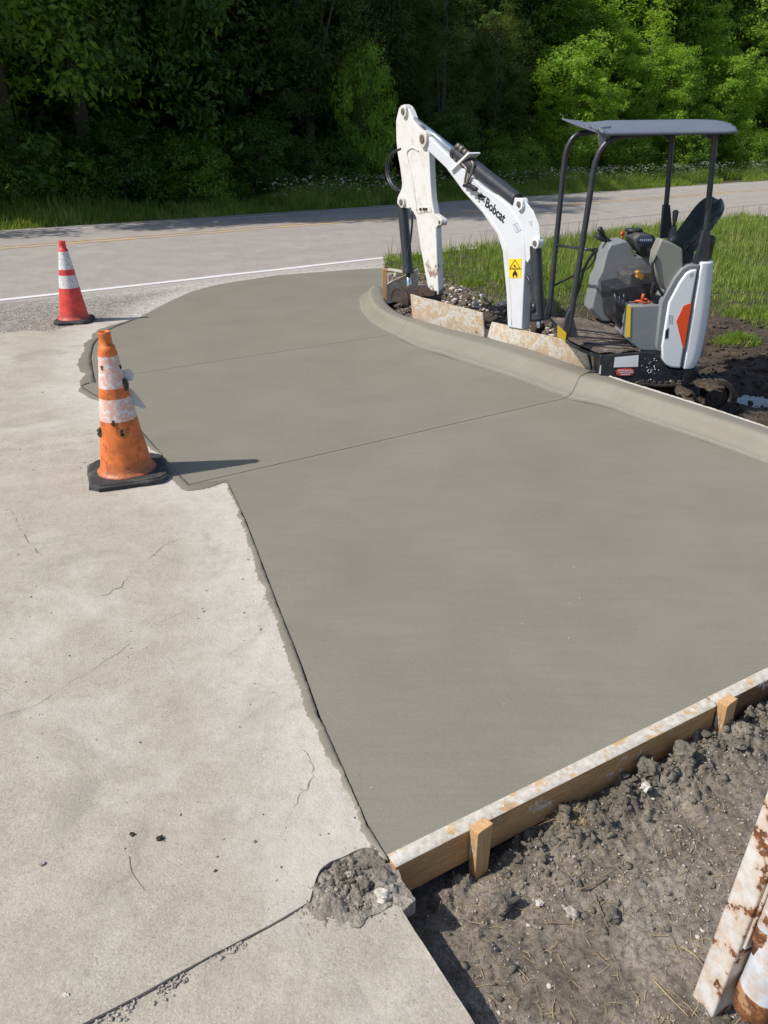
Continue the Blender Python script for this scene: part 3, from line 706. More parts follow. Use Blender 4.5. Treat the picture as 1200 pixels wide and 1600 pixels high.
# ------------------------------------------------------------------ gate post and gate at the lower right
M['rust'] = m_rusty('rusty_white_paint', (.60, .59, .57), .62, 10)
M['rust2'] = m_rusty('bluish_white_paint', (.58, .62, .68), .30, 9)
M['rustd'] = m_rusty('rust_metal', (.30, .16, .09), 1.6, 9)
gp = G(1122, 1572, -.13)
post = empty('gate_post', gp, 'square white steel gate post flaking with rust and a hinge barrel', 'post', None, (R(1), R(5.0), R(26)))
b = MB(); b.box((.0, .02, .80), (.070, .07, 2.1)); b.build('post_tube', M['rust'], post, .005, 3)
b = MB(); b.tube([(-.004, -.042, .345), (-.004, -.042, .475)], .023, 24); b.build('hinge_barrel', M['rust2'], post, .003)
b = MB(); b.tube([(-.004, -.042, .30), (-.004, -.042, .343)], .0235, 24); b.build('hinge_barrel', M['rustd'], post, .003)
b = MB(); b.sphere((0, .02, -.03), .075, 3, .35, (.8, .7, .35)); b.build('concrete_footing', M['clod'], post)
b = MB(); b.box((-.002, -.018, .385), (.045, .010, .26)); b.build('hinge_plate', M['rust'], post, .002)
b = MB(); b.tube([(-.004, -.042, .255), (-.004, -.042, .305)], [.012, .017], 14); b.build('hinge_pin', M['rustd'], post)
gate = empty('gate_stile', gp + Vector((.060, -.052, .085)), 'thick bluish white pipe with a rusted brown foot beside the rusty post', 'gate', None, (0, R(6.5), R(20)))
b = MB(); b.tube([(0, 0, .055), (0, 0, 1.7)], .052, 40); b.build('gate_pipe', M['rust2'], gate, .002)
b = MB(); b.tube([(0, 0, -.02), (0, 0, .02), (0, 0, .06)], [.050, .0535, .0532], 40); b.build('rusted_pipe_foot', M['rustd'], gate, .003)

# ------------------------------------------------------------------ excavator
M['white'] = m_plain('white_machine_paint', (.74, .76, .78), .32, (.40, .34, .27), .3, 6, thr=.55)
M['whiteb'] = m_plain('boom_white_sun_dimmed', (.60, .63, .67), .32, (.42, .36, .28), .35, 5, thr=.5)  # same machine white, darkened so the sun-facing boom does not burn out
M['whited'] = m_plain('worn_white_paint', (.66, .65, .61), .45, (.34, .22, .12), .75, 8, bump=.0015, thr=.47)
M['black'] = m_plain('black_machine_paint', (.018, .02, .026), .35, (.25, .22, .19), .22, 14)
M['tube'] = m_plain('dark_steel_tube', (.030, .033, .042), .33, (.2, .18, .16), .18, 12)
M['roof'] = m_plain('grey_roof_plastic', (.13, .15, .19), .40, (.25, .24, .22), .3, 3)
M['grey'] = m_plain('grey_plastic', (.20, .215, .23), .5, (.34, .29, .23), .55, 5)
M['olive'] = m_plain('olive_grey_plastic', (.235, .24, .205), .5, (.3, .27, .22), .3, 6)
M['seat'] = m_plain('blue_black_vinyl', (.025, .035, .045), .45, (.16, .15, .13), .25, 8)
M['seatg'] = m_plain('dark_grey_vinyl', (.05, .053, .058), .5, (.24, .2, .16), .6, 7)
tq = NT('worn_arm_paint'); zq = tq.n('ShaderNodeSeparateXYZ'); tq.L(tq.tc, zq.inputs[0]); n1 = tq.noise(7, 9, .68)
cq = tq.mix(tq.ramp(n1, [(.50, 0), (.72, .45)]), (.66, .66, .64), (.38, .30, .22)); low_ = tq.ramp(zq.outputs[2], [(.46, .30), (.95, .0)])
fq = tq.ramp(tq.math('ADD', n1, low_), [(.66, 0), (.72, 1)]); cq = tq.mix(tq.math('MULTIPLY', fq, .85), cq, tq.ramp(tq.noise(40, 5), [(.35, (.10, .045, .02)), (.6, (.30, .16, .08))]))
sp_ = tq.math('MULTIPLY', tq.ramp(tq.vor(26), [(.05, 1), (.09, 0)]), tq.ramp(tq.noise(5, 4), [(.54, 0), (.6, .8)])); cq = tq.mix(sp_, cq, (.12, .09, .07))
M['armp'] = tq.done(cq, .5, tq.bump(tq.noise(60, 5), .0015, .6))
M['chrome'] = m_plain('chromed_rod', (.62, .66, .72), .14, (.2, .2, .2), .2, 20, metal=.9)
M['steel'] = m_plain('dull_steel', (.22, .20, .17), .5, (.1, .06, .04), .6, 30, metal=.6)
M['track'] = m_plain('muddy_track_rubber', (.02, .018, .016), .85, (.10, .078, .06), .95, 9, bump=.012, thr=.36)
M['bucket'] = m_plain('rusty_brown_steel', (.035, .022, .02), .55, (.12, .085, .06), .7, 14, bump=.003, thr=.42)
M['red'] = m_plain('orange_red_reflector', (.80, .085, .02), .4, (.5, .1, .05), .1)
M['decalred'] = m_plain('red_decal', (.55, .06, .03), .5, (.1, .02, .02), .1)
M['yellow'] = m_plain('yellow_decal', (.85, .58, .03), .5, (.4, .3, .1), .25)
M['ink'] = m_plain('black_print', (.012, .012, .014), .45, (.1, .1, .1), .05)
M['greydecal'] = m_plain('grey_print', (.42, .45, .50), .4, (.5, .5, .5), .05)
M['orange'] = m_plain('orange_plastic', (.50, .085, .03), .45, (.3, .1, .04), .3)
M['amber'] = m_plain('amber_plastic', (.55, .27, .04), .5, (.08, .05, .02), .5)
M['bluepanel'] = m_plain('blue_instrument_panel', (.05, .09, .16), .3, (.2, .22, .25), .2)
M['floor'] = m_soil('muddy_floor_mat', (.07, .055, .045), (.17, .14, .12), (.27, .23, .19), pscale=45, pa=.4)
M['green'] = m_plain('olive_tank', (.09, .11, .05), .5)
EY = 6.40; FY = 7.28
EX = Vector((N(1000, 560, EY).x, (EY + FY) / 2, -.18))
ex = empty('mini_excavator', EX, 'white and grey mini excavator with open black canopy, parked on the mud behind the kerb', 'excavator')
def rel(p): return Vector(p) - EX
def NP(px, Y=EY): return [rel(N(a, b, Y)) for a, b in px]
def eprism(name, px, y0, y1, m, parent=ex, bevel=.006, seg=3):
    b = MB(); b.prism(NP(px, y0), (0, y1 - y0, 0)); return b.build(name, m, parent, bevel, seg)
# undercarriage
def track(yc, wdt=.21, sh=0):
    pts = []; rz = .125; x0, x1 = rel(N(1137, 620, yc)).x - .125 - sh, 0; xr = x0; xl = xr - .62; zc = .135
    for k in range(17): a = -math.pi / 2 + math.pi * k / 16; pts.append((xr + rz * math.cos(a), zc + rz * math.sin(a)))
    for k in range(1, 12): pts.append((xr + (xl - xr) * k / 12, zc + rz + .012 * math.sin(k / 12 * math.pi * 2)))
    for k in range(17): a = math.pi / 2 + math.pi * k / 16; pts.append((xl + rz * math.cos(a), zc + rz * math.sin(a)))
    for k in range(1, 12): pts.append((xl + (xr - xl) * k / 12, zc - rz))
    y = yc - EX.y; b = MB(); n = len(pts); t = .022
    cx = (xl + xr) / 2
    def inner(p):
        qx = max(min(p[0], xr), xl); d = math.hypot(p[0] - qx, p[1] - zc) or 1; return (p[0] - (p[0] - qx) / d * t, p[1] - (p[1] - zc) / d * t)
    vs = [[b.bm.verts.new(v) for v in ((p[0], y - wdt / 2, p[1]), (p[0], y + wdt / 2, p[1]), (inner(p)[0], y + wdt / 2, inner(p)[1]), (inner(p)[0], y - wdt / 2, inner(p)[1]))] for p in pts]
    for i in range(n):
        A, B = vs[i], vs[(i + 1) % n]
        for k in range(4): b.bm.faces.new((A[k], A[(k + 1) % 4], B[(k + 1) % 4], B[k]))
    bmesh.ops.recalc_face_normals(b.bm, faces=b.bm.faces[:])
    for i in range(0, n, 1):
        p = pts[i]; q = pts[(i + 1) % n]; mx = Vector(((p[0] + q[0]) / 2, y, (p[1] + q[1]) / 2)); tg = Vector((q[0] - p[0], 0, q[1] - p[1])).normalized(); nr = Vector((tg.z, 0, -tg.x))
        b.box(mx + nr * .009, (.026, wdt * .96, .024), Matrix((tg, Vector((0, 1, 0)), nr)).transposed())
    o = b.build('track', M['track'], ex, .003)
    for cxx, r in ((xr, .088), (xl, .088)):
        w_ = MB(); w_.tube([(cxx, y - wdt * .36, zc), (cxx, y + wdt * .36, zc)], r, 24); w_.tube([(cxx, y - wdt * .42, zc), (cxx, y - wdt * .30, zc)], r * .6, 20); w_.tube([(cxx, y - wdt * .46, zc), (cxx, y - wdt * .38, zc)], r * .25, 12); w_.build('wheel', M['track'], o, .004)
    for k in range(3):
        cxx = xl + (xr - xl) * (k + 1) / 4; w_ = MB(); w_.tube([(cxx, y - wdt * .34, .085), (cxx, y + wdt * .34, .085)], .05, 18); w_.build('roller', M['track'], o, .003)
track(EY + .08); track(FY - .05, .21, .42)
b = MB(); b.box((.2, 0, .16), (.4, .6, .12)); b.tube([(.1, 0, .2), (.1, 0, .27)], .26, 32); b.build('undercarriage', M['track'], ex, .01)
# house
eprism('body_skirt', [(937, 556), (940, 555), (998, 550), (1032, 550), (1036, 565), (1044, 576), (1064, 579), (1087, 570), (1086, 588), (1073, 602), (1045, 606), (1025, 606), (937, 588)], EY, FY, M['black'], bevel=.010)
fe = cat([rel(N(860, 496, 7.25)), rel(N(872, 512, 6.9)), rel(N(886, 531, 6.58)), rel(N(912, 545, 6.46)), rel(N(938, 554.5, 6.41))], 12)
re_ = cat([rel(N(958, 500, 7.15)), rel(N(970, 512, 6.9)), rel(N(990, 532, 6.6)), rel(N(1000, 548, 6.42)), rel(N(1001, 549, 6.41))], 12)
V = []; nu = 40
for a_, c_ in zip(fe, re_):
    for k in range(nu + 1):
        q = a_.lerp(c_, k / nu); V.append((q.x, q.y, q.z - .012 + .045 * float(fbm(np.array([q.x]), np.array([q.y]), 11, 5, .6)[0])))
I = np.arange(len(fe) * (nu + 1)).reshape(len(fe), nu + 1); F = np.stack([I[:-1, :-1], I[:-1, 1:], I[1:, 1:], I[1:, :-1]], -1).reshape(-1, 4)[:, ::-1]
npmesh('floor_mat', np.array(V), F, M['floor'], ex, True)
b = MB(); loop = fe + re_[::-1]; b.prism([v + Vector((0, 0, -.004)) for v in loop[::3]], (0, 0, -.028)); b.build('floor_plate', M['black'], ex, .006)
for k, (f0, f1) in enumerate(((.35, .5), (.5, .62), (.68, .8))):
    i0 = int(f0 * (len(fe) - 1)); i1 = int(f1 * (len(fe) - 1)); pts = cat([fe[i0] + Vector((.04, 0, .03)), fe[i0].lerp(re_[i1], .5) + Vector((0, 0, .035)), fe[i1].lerp(re_[i1], .9) + Vector((0, 0, .04))], 8)
    b = MB(); b.tube(pts, .007, 8); b.build('floor_cord', M['black'], ex)
PX = [(1083, 423), (1074, 426), (1063, 440), (1044, 474), (1033, 540), (1035, 562), (1040, 570), (1047, 574), (1063, 576), (1076, 500)]
wp = eprism('side_panel', [(1090, 421), (1080, 422), (1072, 427), (1062, 441), (1045, 473), (1034, 541), (1035, 561), (1040, 570), (1048, 574.5), (1063.5, 576), (1077, 497)], EY - .035, EY + .10, M['white'], bevel=.014, seg=4)
eprism('body_trim', [(1096, 414), (1078, 414), (1066, 420), (1055, 434), (1034, 472), (1026, 541), (1028, 549), (1036, 549), (1046, 476), (1064, 445), (1075, 430), (1090, 424)], EY - .02, EY + .22, M['grey'], bevel=.008)
eprism('fuel_box', [(985, 478), (1034, 476), (1030, 549), (1000, 548), (979, 530)], EY + .03, EY + .42, M['grey'], bevel=.012)
b = MB()
zz = [rel(N(1113, 412, EY)).z, rel(N(1088, 562, EY)).z]
# counterweight: rounded plan swept between top and bottom
tail_t = rel(N(1119, 409, EY)); tail_b = rel(N(1096, 566, EY)); seam_t = rel(N(1091, 421, EY)); seam_b = rel(N(1065, 576, EY))
def plan(x0, x1, k):
    out = []; yh = (FY - EY) / 2 + .03
    for i in range(9): a = i / 8 * math.pi / 2; out.append((x1 - .10 + .10 * math.sin(a) , -yh + .10 - .10 * math.cos(a)))
    out2 = [(x, -y) for x, y in out[::-1]]
    return [(x0, -yh)] + out + out2 + [(x0, yh)]
lv = []; NL = 10
for i in range(NL + 1):
    f = i / NL; z = seam_b.z + (tail_t.z - seam_b.z) * f; x0 = seam_b.x + .006 + (seam_t.x - seam_b.x) * f; x1 = tail_b.x + (tail_t.x - tail_b.x) * f + .02 * math.sin(math.pi * f) - (.03 if i == 0 else 0)
    lv.append([b.bm.verts.new((x, y, z)) for x, y in plan(x0, x1, 0)])
for a, c in zip(lv, lv[1:]):
    for k in range(len(a)): b.bm.faces.new((a[k], a[(k + 1) % len(a)], c[(k + 1) % len(a)], c[k]))
b.bm.faces.new(lv[0][::-1]); b.bm.faces.new(lv[-1]); bmesh.ops.recalc_face_normals(b.bm, faces=b.bm.faces[:])
b.build('tail_panel', M['white'], ex, .012, 3)
b = MB(); lv = []
for z, dx in ((rel(N(1075, 604, EY)).z, -.05), (seam_b.z - .10, 0), (seam_b.z - .01, .012)):
    lv.append([b.bm.verts.new((x, y, z)) for x, y in plan(seam_b.x + .015, tail_b.x + dx, 0)])
for a, c in zip(lv, lv[1:]):
    for k in range(len(a)): b.bm.faces.new((a[k], a[(k + 1) % len(a)], c[(k + 1) % len(a)], c[k]))
b.bm.faces.new(lv[0][::-1]); b.bm.faces.new(lv[-1]); bmesh.ops.recalc_face_normals(b.bm, faces=b.bm.faces[:])
b.build('tail_skirt', M['black'], ex, .012, 3)
# engine cover under and behind the seat
eprism('engine_cover', [(1040, 462), (1068, 430), (1100, 418), (1100, 560), (1036, 556)], EY + .11, FY - .01, M['grey'], bevel=.02)
# decals on the near side
def decal(name, px, m, y=EY - .0375, parent=ex, th=.003): return eprism(name, px, y, y + th, m, parent, 0)
decal('reflector', [(1078, 474), (1068, 478), (1057, 502), (1066, 540), (1069, 545), (1075, 508), (1080.5, 474.5)], M['red'], parent=ex)
decal('panel_latch', [(1040, 517), (1045, 512), (1044, 528), (1039, 529.5)], M['ink'])
b = MB()
for k in range(4): b.prism(NP([(1045 + k * .2, 492 + k * 3.6), (1050 + k * .1, 492 + k * 3.6), (1050 + k * .1, 493 + k * 3.6), (1045 + k * .2, 493 + k * 3.6)], EY - .0375), (0, .003, 0))
for x in (1045, 1049.6): b.prism(NP([(x, 492), (x + .7, 492), (x + .7, 506), (x, 506)], EY - .0378), (0, .003, 0))
b.build('panel_print', M['greydecal'], ex)
M['stickw'] = m_plain('white_sticker', (.70, .72, .74), .5, (.5, .5, .5), .1)
decal('white_sticker', [(961, 558.5), (998, 555), (997, 573), (959, 574)], M['stickw'], EY - .004)
rd = decal('red_oval_decal', [(962, 580), (966, 576.5), (975, 575.5), (986, 575.5), (991, 579), (990, 584), (984, 587), (972, 587.5), (964, 586)], M['decalred'], EY - .004)
b = MB()
for (x0, x1, y) in ((966, 987, 578.2), (967, 988, 581.2), (970, 984, 584.5)):
    x = x0
    while x < x1: b.prism(NP([(x, y), (x + 1.7, y - .1), (x + 1.7, y + 1.3), (x, y + 1.4)], EY - .0065), (0, .003, 0)); x += 2.6
b.build('decal_print', M['stickw'], ex)
for k in range(30):
    b = MB(); x = random.gauss(1015, 7); y = random.gauss(575, 10)
    if y < 558 or y > 600 or x > 1030: continue
    b.sphere(rel(N(x, y, EY - .001)), random.uniform(.0025, .006), 1, .3, (1, .4, 1)); b.build('cement_spatter', M['stickw'], ex)
b = MB(); b.sphere(rel(N(1048, 596, EY)), .014, 2); b.build('skirt_bolt', M['steel'], ex)
decal('yellow_warning_strip', [(979.5, 477), (986, 477.5), (984.5, 527), (977.5, 526)], M['yellow'], EY + .024)
decal('pull_tab', [(936, 584), (938, 571), (939.5, 571), (938.5, 585)], M['stickw'], EY - .004)
# latch emblem print at top of the white panel
decal('panel_emblem', [(1077, 428), (1080, 425.5), (1083, 426), (1082, 431), (1078, 432)], M['greydecal'])
# valve box in front of the seat
eprism('seat_base', [(957, 452), (988, 446), (1034, 446), (1034, 476), (986, 478), (979, 520), (962, 505)], EY + .20, FY - .18, M['black'], bevel=.012)
b = MB()
for k in range(8): b.tube(cat([rel(N(960 + k * 2.5, 455 + (k % 3) * 3, EY + .22)), rel(N(963 + k * 2, 470 + k, EY + .17)), rel(N(972 + k, 485 + 2 * k, EY + .2))], 5), .009, 8)
b.build('hydraulic_hose', M['tube'], ex)
# far and near control consoles
cf = eprism('control_console', [(948, 393), (954, 382), (979, 376), (988, 386), (992, 401), (1020, 401), (1022, 440), (960, 450), (957, 503), (942, 503), (923, 487), (930, 455), (933, 437), (940, 425)], FY - .28, FY + .0, M['grey'], bevel=.014)
cn = eprism('control_console', [(1034, 373), (1050, 379), (1067, 389), (1068, 418), (1056, 438), (1041, 456), (1030, 438), (1022, 412), (1024, 395)], EY + .02, EY + .16, M['olive'], bevel=.014)
def joystick(parent, base, top, Y, s=1.0, grip='black'):
    a = rel(N(*base, Y)); t = rel(N(*top, Y)); d = (t - a); b = MB(); n = 5; bl = .48
    pts = []; rr = []
    for k in range(n * 2 + 1): f = k / (n * 2) * bl; pts.append(a + d * f); rr.append(s * (.048 - .028 * k / (n * 2)) * (1.0 if k % 2 == 0 else .8))
    b.tube(pts, rr, 20); b.build('boot', M['seatg'] if grip == 'grey' else M['black'], parent)
    b = MB(); b.tube([a + d * bl, a + d * .62, a + d * .7, a + d * .85, a + d * .96, a + d * 1.02], [.012 * s, .013 * s, .019 * s, .021 * s, .024 * s, .012 * s], 16); b.build('joystick', M['seatg'] if grip == 'grey' else M['black'], parent)
joystick(cn, (1050, 376), (1056, 329), EY + .09, 1.0, 'grey')
joystick(cf, (956, 387), (936, 356), FY - .12, 1.0)
b = MB(); b.tube([rel(N(948, 376, FY - .12)), rel(N(941, 374, FY - .14)), rel(N(931, 367, FY - .14))], [.016, .02, .024], 12); b.build('joystick', M['black'], cf)
# instrument cluster between the consoles, at the far side
ip = eprism('instrument_panel', [(990, 372), (1000, 366), (1022, 368), (1027, 378), (1024, 402), (1010, 402), (994, 388)], FY - .32, FY - .02, M['seatg'], bevel=.015)
decal('display', [(994, 374), (1003, 368.5), (1021, 371), (1022, 378), (1006, 382)], M['bluepanel'], FY - .325, ip)
b = MB()
for k in range(6): b.box(rel(N(1001 + k * 3.2, 375, FY - .333)), (.008, .006, .014))
b.build('gauge', M['greydecal'], ip)
decal('switch_recess_shade', [(1000, 384), (1011, 386), (1011, 400), (1000, 401)], M['ink'], FY - .33, ip)  # flat black patch gives the recess its shade; the panel is not cut
b = MB(); c = rel(N(990, 362, FY - .1)); b.tube([c + Vector((0, 0, -.04)), c], .045, 24); b.tube([c, c + Vector((0, 0, .025))], .075, 28); b.build('beacon_cap', M['black'], ex, .006)
b = MB(); c = rel(N(972, 370, FY + .0)); b.tube([c + Vector((0, 0, -.06)), c + Vector((0, 0, .03))], .01, 10); b.sphere(c + Vector((0, 0, .03)), .02, 2, .3); b.build('red_lever', M['orange'], ex)
# seat
sc = MB(); c = rel(N(1006, 432, (EY + FY) / 2)); sc.box((c.x, .02, c.z), (.36, .40, .10)); bmesh.ops.subdivide_edges(sc.bm, edges=sc.bm.edges[:], cuts=3, use_grid_fill=True)
for v in sc.bm.verts:
    dx = (v.co.x - c.x) / .18; dy = (v.co.y - .02) / .2; v.co.z += .02 * (1 - dx * dx) * (1 - dy * dy) * (v.co.z > c.z) - .03 * max(0, -dx - .4) + .03 * abs(dy) ** 3 * (v.co.z > c.z)
sc.build('seat_cushion', M['seatg'], ex, .03, 4, sub=1)
def rounded_slab(P0, P1, wid, th, m, name, parent, y0=0, taper=.8):
    """backrest: from P0 (bottom) to P1 (top) in the x-z plane"""
    a = Vector(P0); d = Vector(P1) - a; L = d.length; d.normalize(); nrm = Vector((-d.z, 0, d.x)); b = MB(); rows = []
    K = 14; J = 12
    def prof_(f): return (1 - max(0, (f - .72) / .28) ** 2.4 * .55) * (taper + (1 - taper) * min(1, f / .3)) * (1 if f > .06 else .9)
    for side in (1, -1):
        rr = []
        for i in range(K + 1):
            f = i / K; hw = wid / 2 * prof_(f); row = []
            for j in range(J + 1):
                u = -1 + 2 * j / J; edge = 1 - max(abs(u) ** 6, (abs(2 * f - 1)) ** 10); bow = .05 * u * u - .015
                row.append(b.bm.verts.new(a + d * L * f + Vector((0, y0 + hw * u, 0)) + nrm * (side * th / 2 * (.25 + .75 * edge) + bow)))
            rr.append(row)
        rows.append(rr)
    for si, rr in enumerate(rows):
        for i in range(K):
            for j in range(J): b.bm.faces.new((rr[i][j], rr[i][j + 1], rr[i + 1][j + 1], rr[i + 1][j]))
    A, Bq = rows
    for i in range(K):
        b.bm.faces.new((A[i][0], A[i + 1][0], Bq[i + 1][0], Bq[i][0])); b.bm.faces.new((A[i][J], A[i + 1][J], Bq[i + 1][J], Bq[i][J]))
    for j in range(J):
        b.bm.faces.new((A[0][j], A[0][j + 1], Bq[0][j + 1], Bq[0][j])); b.bm.faces.new((A[K][j], A[K][j + 1], Bq[K][j + 1], Bq[K][j]))
    bmesh.ops.recalc_face_normals(b.bm, faces=b.bm.faces[:])
    return b.build(name, m, parent, smooth=True, sub=1)
cy = (EY + FY) / 2
rounded_slab(rel(N(1052, 412, cy)) * Vector((1, 0, 1)).length_squared ** 0 if False else Vector((rel(N(1058, 400, cy)).x, 0, rel(N(1058, 400, cy)).z)), Vector((rel(N(1124, 311, cy)).x, 0, rel(N(1124, 311, cy)).z)), .46, .11, M['seat'], 'seat_backrest', ex, y0=.0)
b = MB(); b.tube(cat([rel(N(1074, 397, EY + .16)), rel(N(1090, 378, EY + .14)), rel(N(1110, 352, EY + .14)), rel(N(1120, 340, EY + .2))], 6), [.016] * 19, 12); b.build('armrest', M['seatg'], ex)
b = MB(); b.tube(cat([rel(N(1068, 410, EY + .1)), rel(N(1066, 392, EY + .1)), rel(N(1072, 380, EY + .1)), rel(N(1082, 384, EY + .12)), rel(N(1076, 400, EY + .13))], 6), .014, 10); b.box(rel(N(1074, 404, EY + .12)), (.07, .06, .10)); b.build('seat_belt', M['black'], ex, .004)
b = MB(); b.box(rel(N(1000, 431, EY + .2)), (.055, .05, .045), Matrix.Rotation(.4, 3, 'Y')); b.box(rel(N(996, 426, EY + .2)), (.03, .05, .03), Matrix.Rotation(-.4, 3, 'Y')); b.build('belt_buckle', M['amber'], ex, .006)
b = MB(); c = rel(N(1003, 471, EY + .12))
b.tube([c + Vector((.055 * math.cos(t * .5), .05 * math.sin(t * .5), .012 * math.sin(t))) for t in range(14)], .009, 8); b.tube([c + Vector((0, 0, .0)), c + Vector((.005, 0, .06))], .013, 8); b.build('fuel_cap', M['orange'], ex)
b = MB(); b.tube(cat([rel(N(1026, 400, EY + .02)), rel(N(1019, 415, EY + .0)), rel(N(1024, 440, EY + .0)), rel(N(1036, 462, EY + .03))], 6), .012, 10); b.tube(cat([rel(N(1024, 438, EY + .04)), rel(N(1018, 455, EY + .04)), rel(N(1022, 468, EY + .06)), rel(N(1032, 474, EY + .08))], 6), .012, 10); b.box(rel(N(1028, 468, EY + .1)), (.08, .06, .07)); b.build('cable', M['black'], ex)
b = MB(); b.tube([rel(N(1106, 405, FY - .2)) + Vector((-.02, 0, -.02)), rel(N(1110, 372, FY - .35))], .045, 20); b.build('air_canister', M['green'], ex, .01)
# canopy
nf = cat([rel(N(a, b_, EY + .02)) for a, b_ in [(888, 524), (899, 450), (910, 380), (921, 310), (926, 275), (931, 252), (942, 230), (960, 216), (985, 211), (1020, 208)]], 6)
b = MB(); b.tube(nf, .0225, 16); b.build('canopy_post', M['tube'], ex)
ffp = cat([rel(N(a, b_, FY)) for a, b_ in [(858, 494), (864, 430), (872, 350), (879, 280), (883, 245), (889, 226), (900, 212), (918, 207), (960, 204)]], 6)
b = MB(); b.tube(ffp, .023, 16); b.build('canopy_post', M['tube'], ex)
def rear(Y, top, mid, bot, w):
    b = MB(); b.tube([rel(N(*top, Y)), rel(N(*mid, Y))], .021, 16); t = rel(N(*mid, Y)); q = rel(N(*bot, Y))
    b.prism([t + Vector((-.028, -.02, 0)), t + Vector((.028, -.02, 0)), q + Vector((w, -.02, 0)), q + Vector((-w, -.02, 0))], (0, .045, 0))
    b.prism([rel(N(*top, Y)) + Vector((-.022, -.018, -.06)), rel(N(*top, Y)) + Vector((.022, -.018, -.06)), rel(N(*top, Y)) + Vector((.03, -.018, .01)), rel(N(*top, Y)) + Vector((-.13, -.018, .01))], (0, .036, 0))
    b.build('canopy_post', M['tube'], ex, .005)
rear(EY + .03, (1118, 205), (1103, 360), (1094, 424), .062)
rear(FY, (1051, 208), (1041, 320), (1041, 372), .055)
# roof shell with ribs along its length
xl = rel(N(934, 205, EY)).x; xr = rel(N(1144, 196, EY + .3)).x; zl = rel(N(950, 211, EY)).z
V = []; nx_, ny_ = 60, 41; yh = .53
def roofz(x, v):
    u = (x - xl) / (xr - xl); return zl + .046 + .034 * (1 - v * v) ** .6 * min(1, .35 + u * 3) * (1 - max(0, u - .82) ** 2 * 11) + .011 * max(0, math.sin(v * 14 + .5)) ** 3 + .030 * (v) + .012 * u
for side in (1, 0):
    for i in range(nx_ + 1):
        for j in range(ny_ + 1):
            u = i / nx_; v = -1 + 2 * j / ny_
            sh = 1 - max(0, (u - .80) / .20) ** 3 * .42
            x = xl + (xr - xl) * (u); x -= .05 * (v * v) * (u > .9) * (u - .9) * 10
            if i <= 3: x -= 0
            V.append((x, yh * v * sh - .02, roofz(x, v) - (0 if side else .020) + (.0 if i > 2 else .008 * (2 - i))))
n0 = (nx_ + 1) * (ny_ + 1); I = np.arange(n0).reshape(nx_ + 1, ny_ + 1)
top = np.stack([I[:-1, :-1], I[1:, :-1], I[1:, 1:], I[:-1, 1:]], -1).reshape(-1, 4); bot = top[:, ::-1] + n0; ed = []
for ln, fl_ in ((I[:, 0], 1), (I[:, -1], 0), (I[0, :], 0), (I[-1, :], 1)):
    for a, c in zip(ln, ln[1:]): ed.append((a, a + n0, c + n0, c) if fl_ else (a, c, c + n0, a + n0))
npmesh('canopy_roof', np.array(V), np.concatenate([top, bot, np.array(ed)]), M['roof'], ex, True)
# flared front lip joining the posts
A = nf[-14]; Bf = ffp[-14]
b = MB(); y0 = EY - EX.y + .01; y1 = FY - EX.y + .02; xa = xl - .02
b.prism([(xa + .02, y0, zl + .05), (xa + .12, y0, zl + .06), (xa + .10, y0, zl - .02), (xa + .05, y0, zl - .09)], (0, .012, 0))
b.build('roof_bracket', M['roof'], ex, .002)
b = MB(); lz = zl + .062
b.prism([(xa - .10, .30, lz + .06), (xa - .06, .34, lz + .052), (xa + .1, .47, lz + .04), (xa + .1, -.44, lz - .06), (xa + .03, -.40, lz - .035), (xa - .03, 0, lz + .01)], (0, 0, -.014)); b.build('roof_lip', M['roof'], ex, .003)
b = MB(); b.tube([nf[-10], nf[-10] + Vector((.02, FY - EY, .02))], .018, 12); b.build('roof_crossbar', M['tube'], ex); b = MB(); b.tube([rel(N(1112, 206, EY + .04)), rel(N(1051, 208, FY)) + Vector((0, 0, 0))], .018, 12); b.build('roof_crossbar', M['tube'], ex)
# front grab rail
b = MB(); g = rel
b.tube([rel(N(869, 383, FY)), rel(N(906, 388, EY + .15)), rel(N(929, 391, EY + .06))], .011, 10)
b.tube([rel(N(866, 446, FY)), rel(N(902, 428, EY + .35)), rel(N(912, 420, EY + .06))], .011, 10)
b.build('guard_rail', M['tube'], ex)
b = MB(); b.tube(cat([rel(N(932, 390, EY + .04)), rel(N(924, 400, EY + .04)), rel(N(913, 420, EY + .04)), rel(N(905, 450, EY + .03)), rel(N(898, 470, EY + .03))], 6), .011, 10)
b.tube(cat([rel(N(931, 392, EY + .04)), rel(N(929, 405, EY + .04)), rel(N(922, 416, EY + .04)), rel(N(911, 424, EY + .04))], 6), .007, 8); b.sphere(rel(N(931, 391, EY + .04)), .02, 2); b.build('grab_handle', M['tube'], ex)
for Y, a in ((EY + .02, (886, 521)), (FY, (858, 492))):
    c = rel(N(*a, Y)); b = MB(); b.prism([c + Vector((-.05, -.02, -.03)), c + Vector((.09, -.02, -.03)), c + Vector((.035, -.02, .13)), c + Vector((-.0, -.02, .20)), c + Vector((-.02, -.02, .16))], (0, .04, 0)); b.build('post_foot', M['tube'], ex, .006)
decal('yellow_plate', [(871, 508), (874, 510), (885, 520), (883, 534), (871, 526)], M['yellow'], EY - .005)

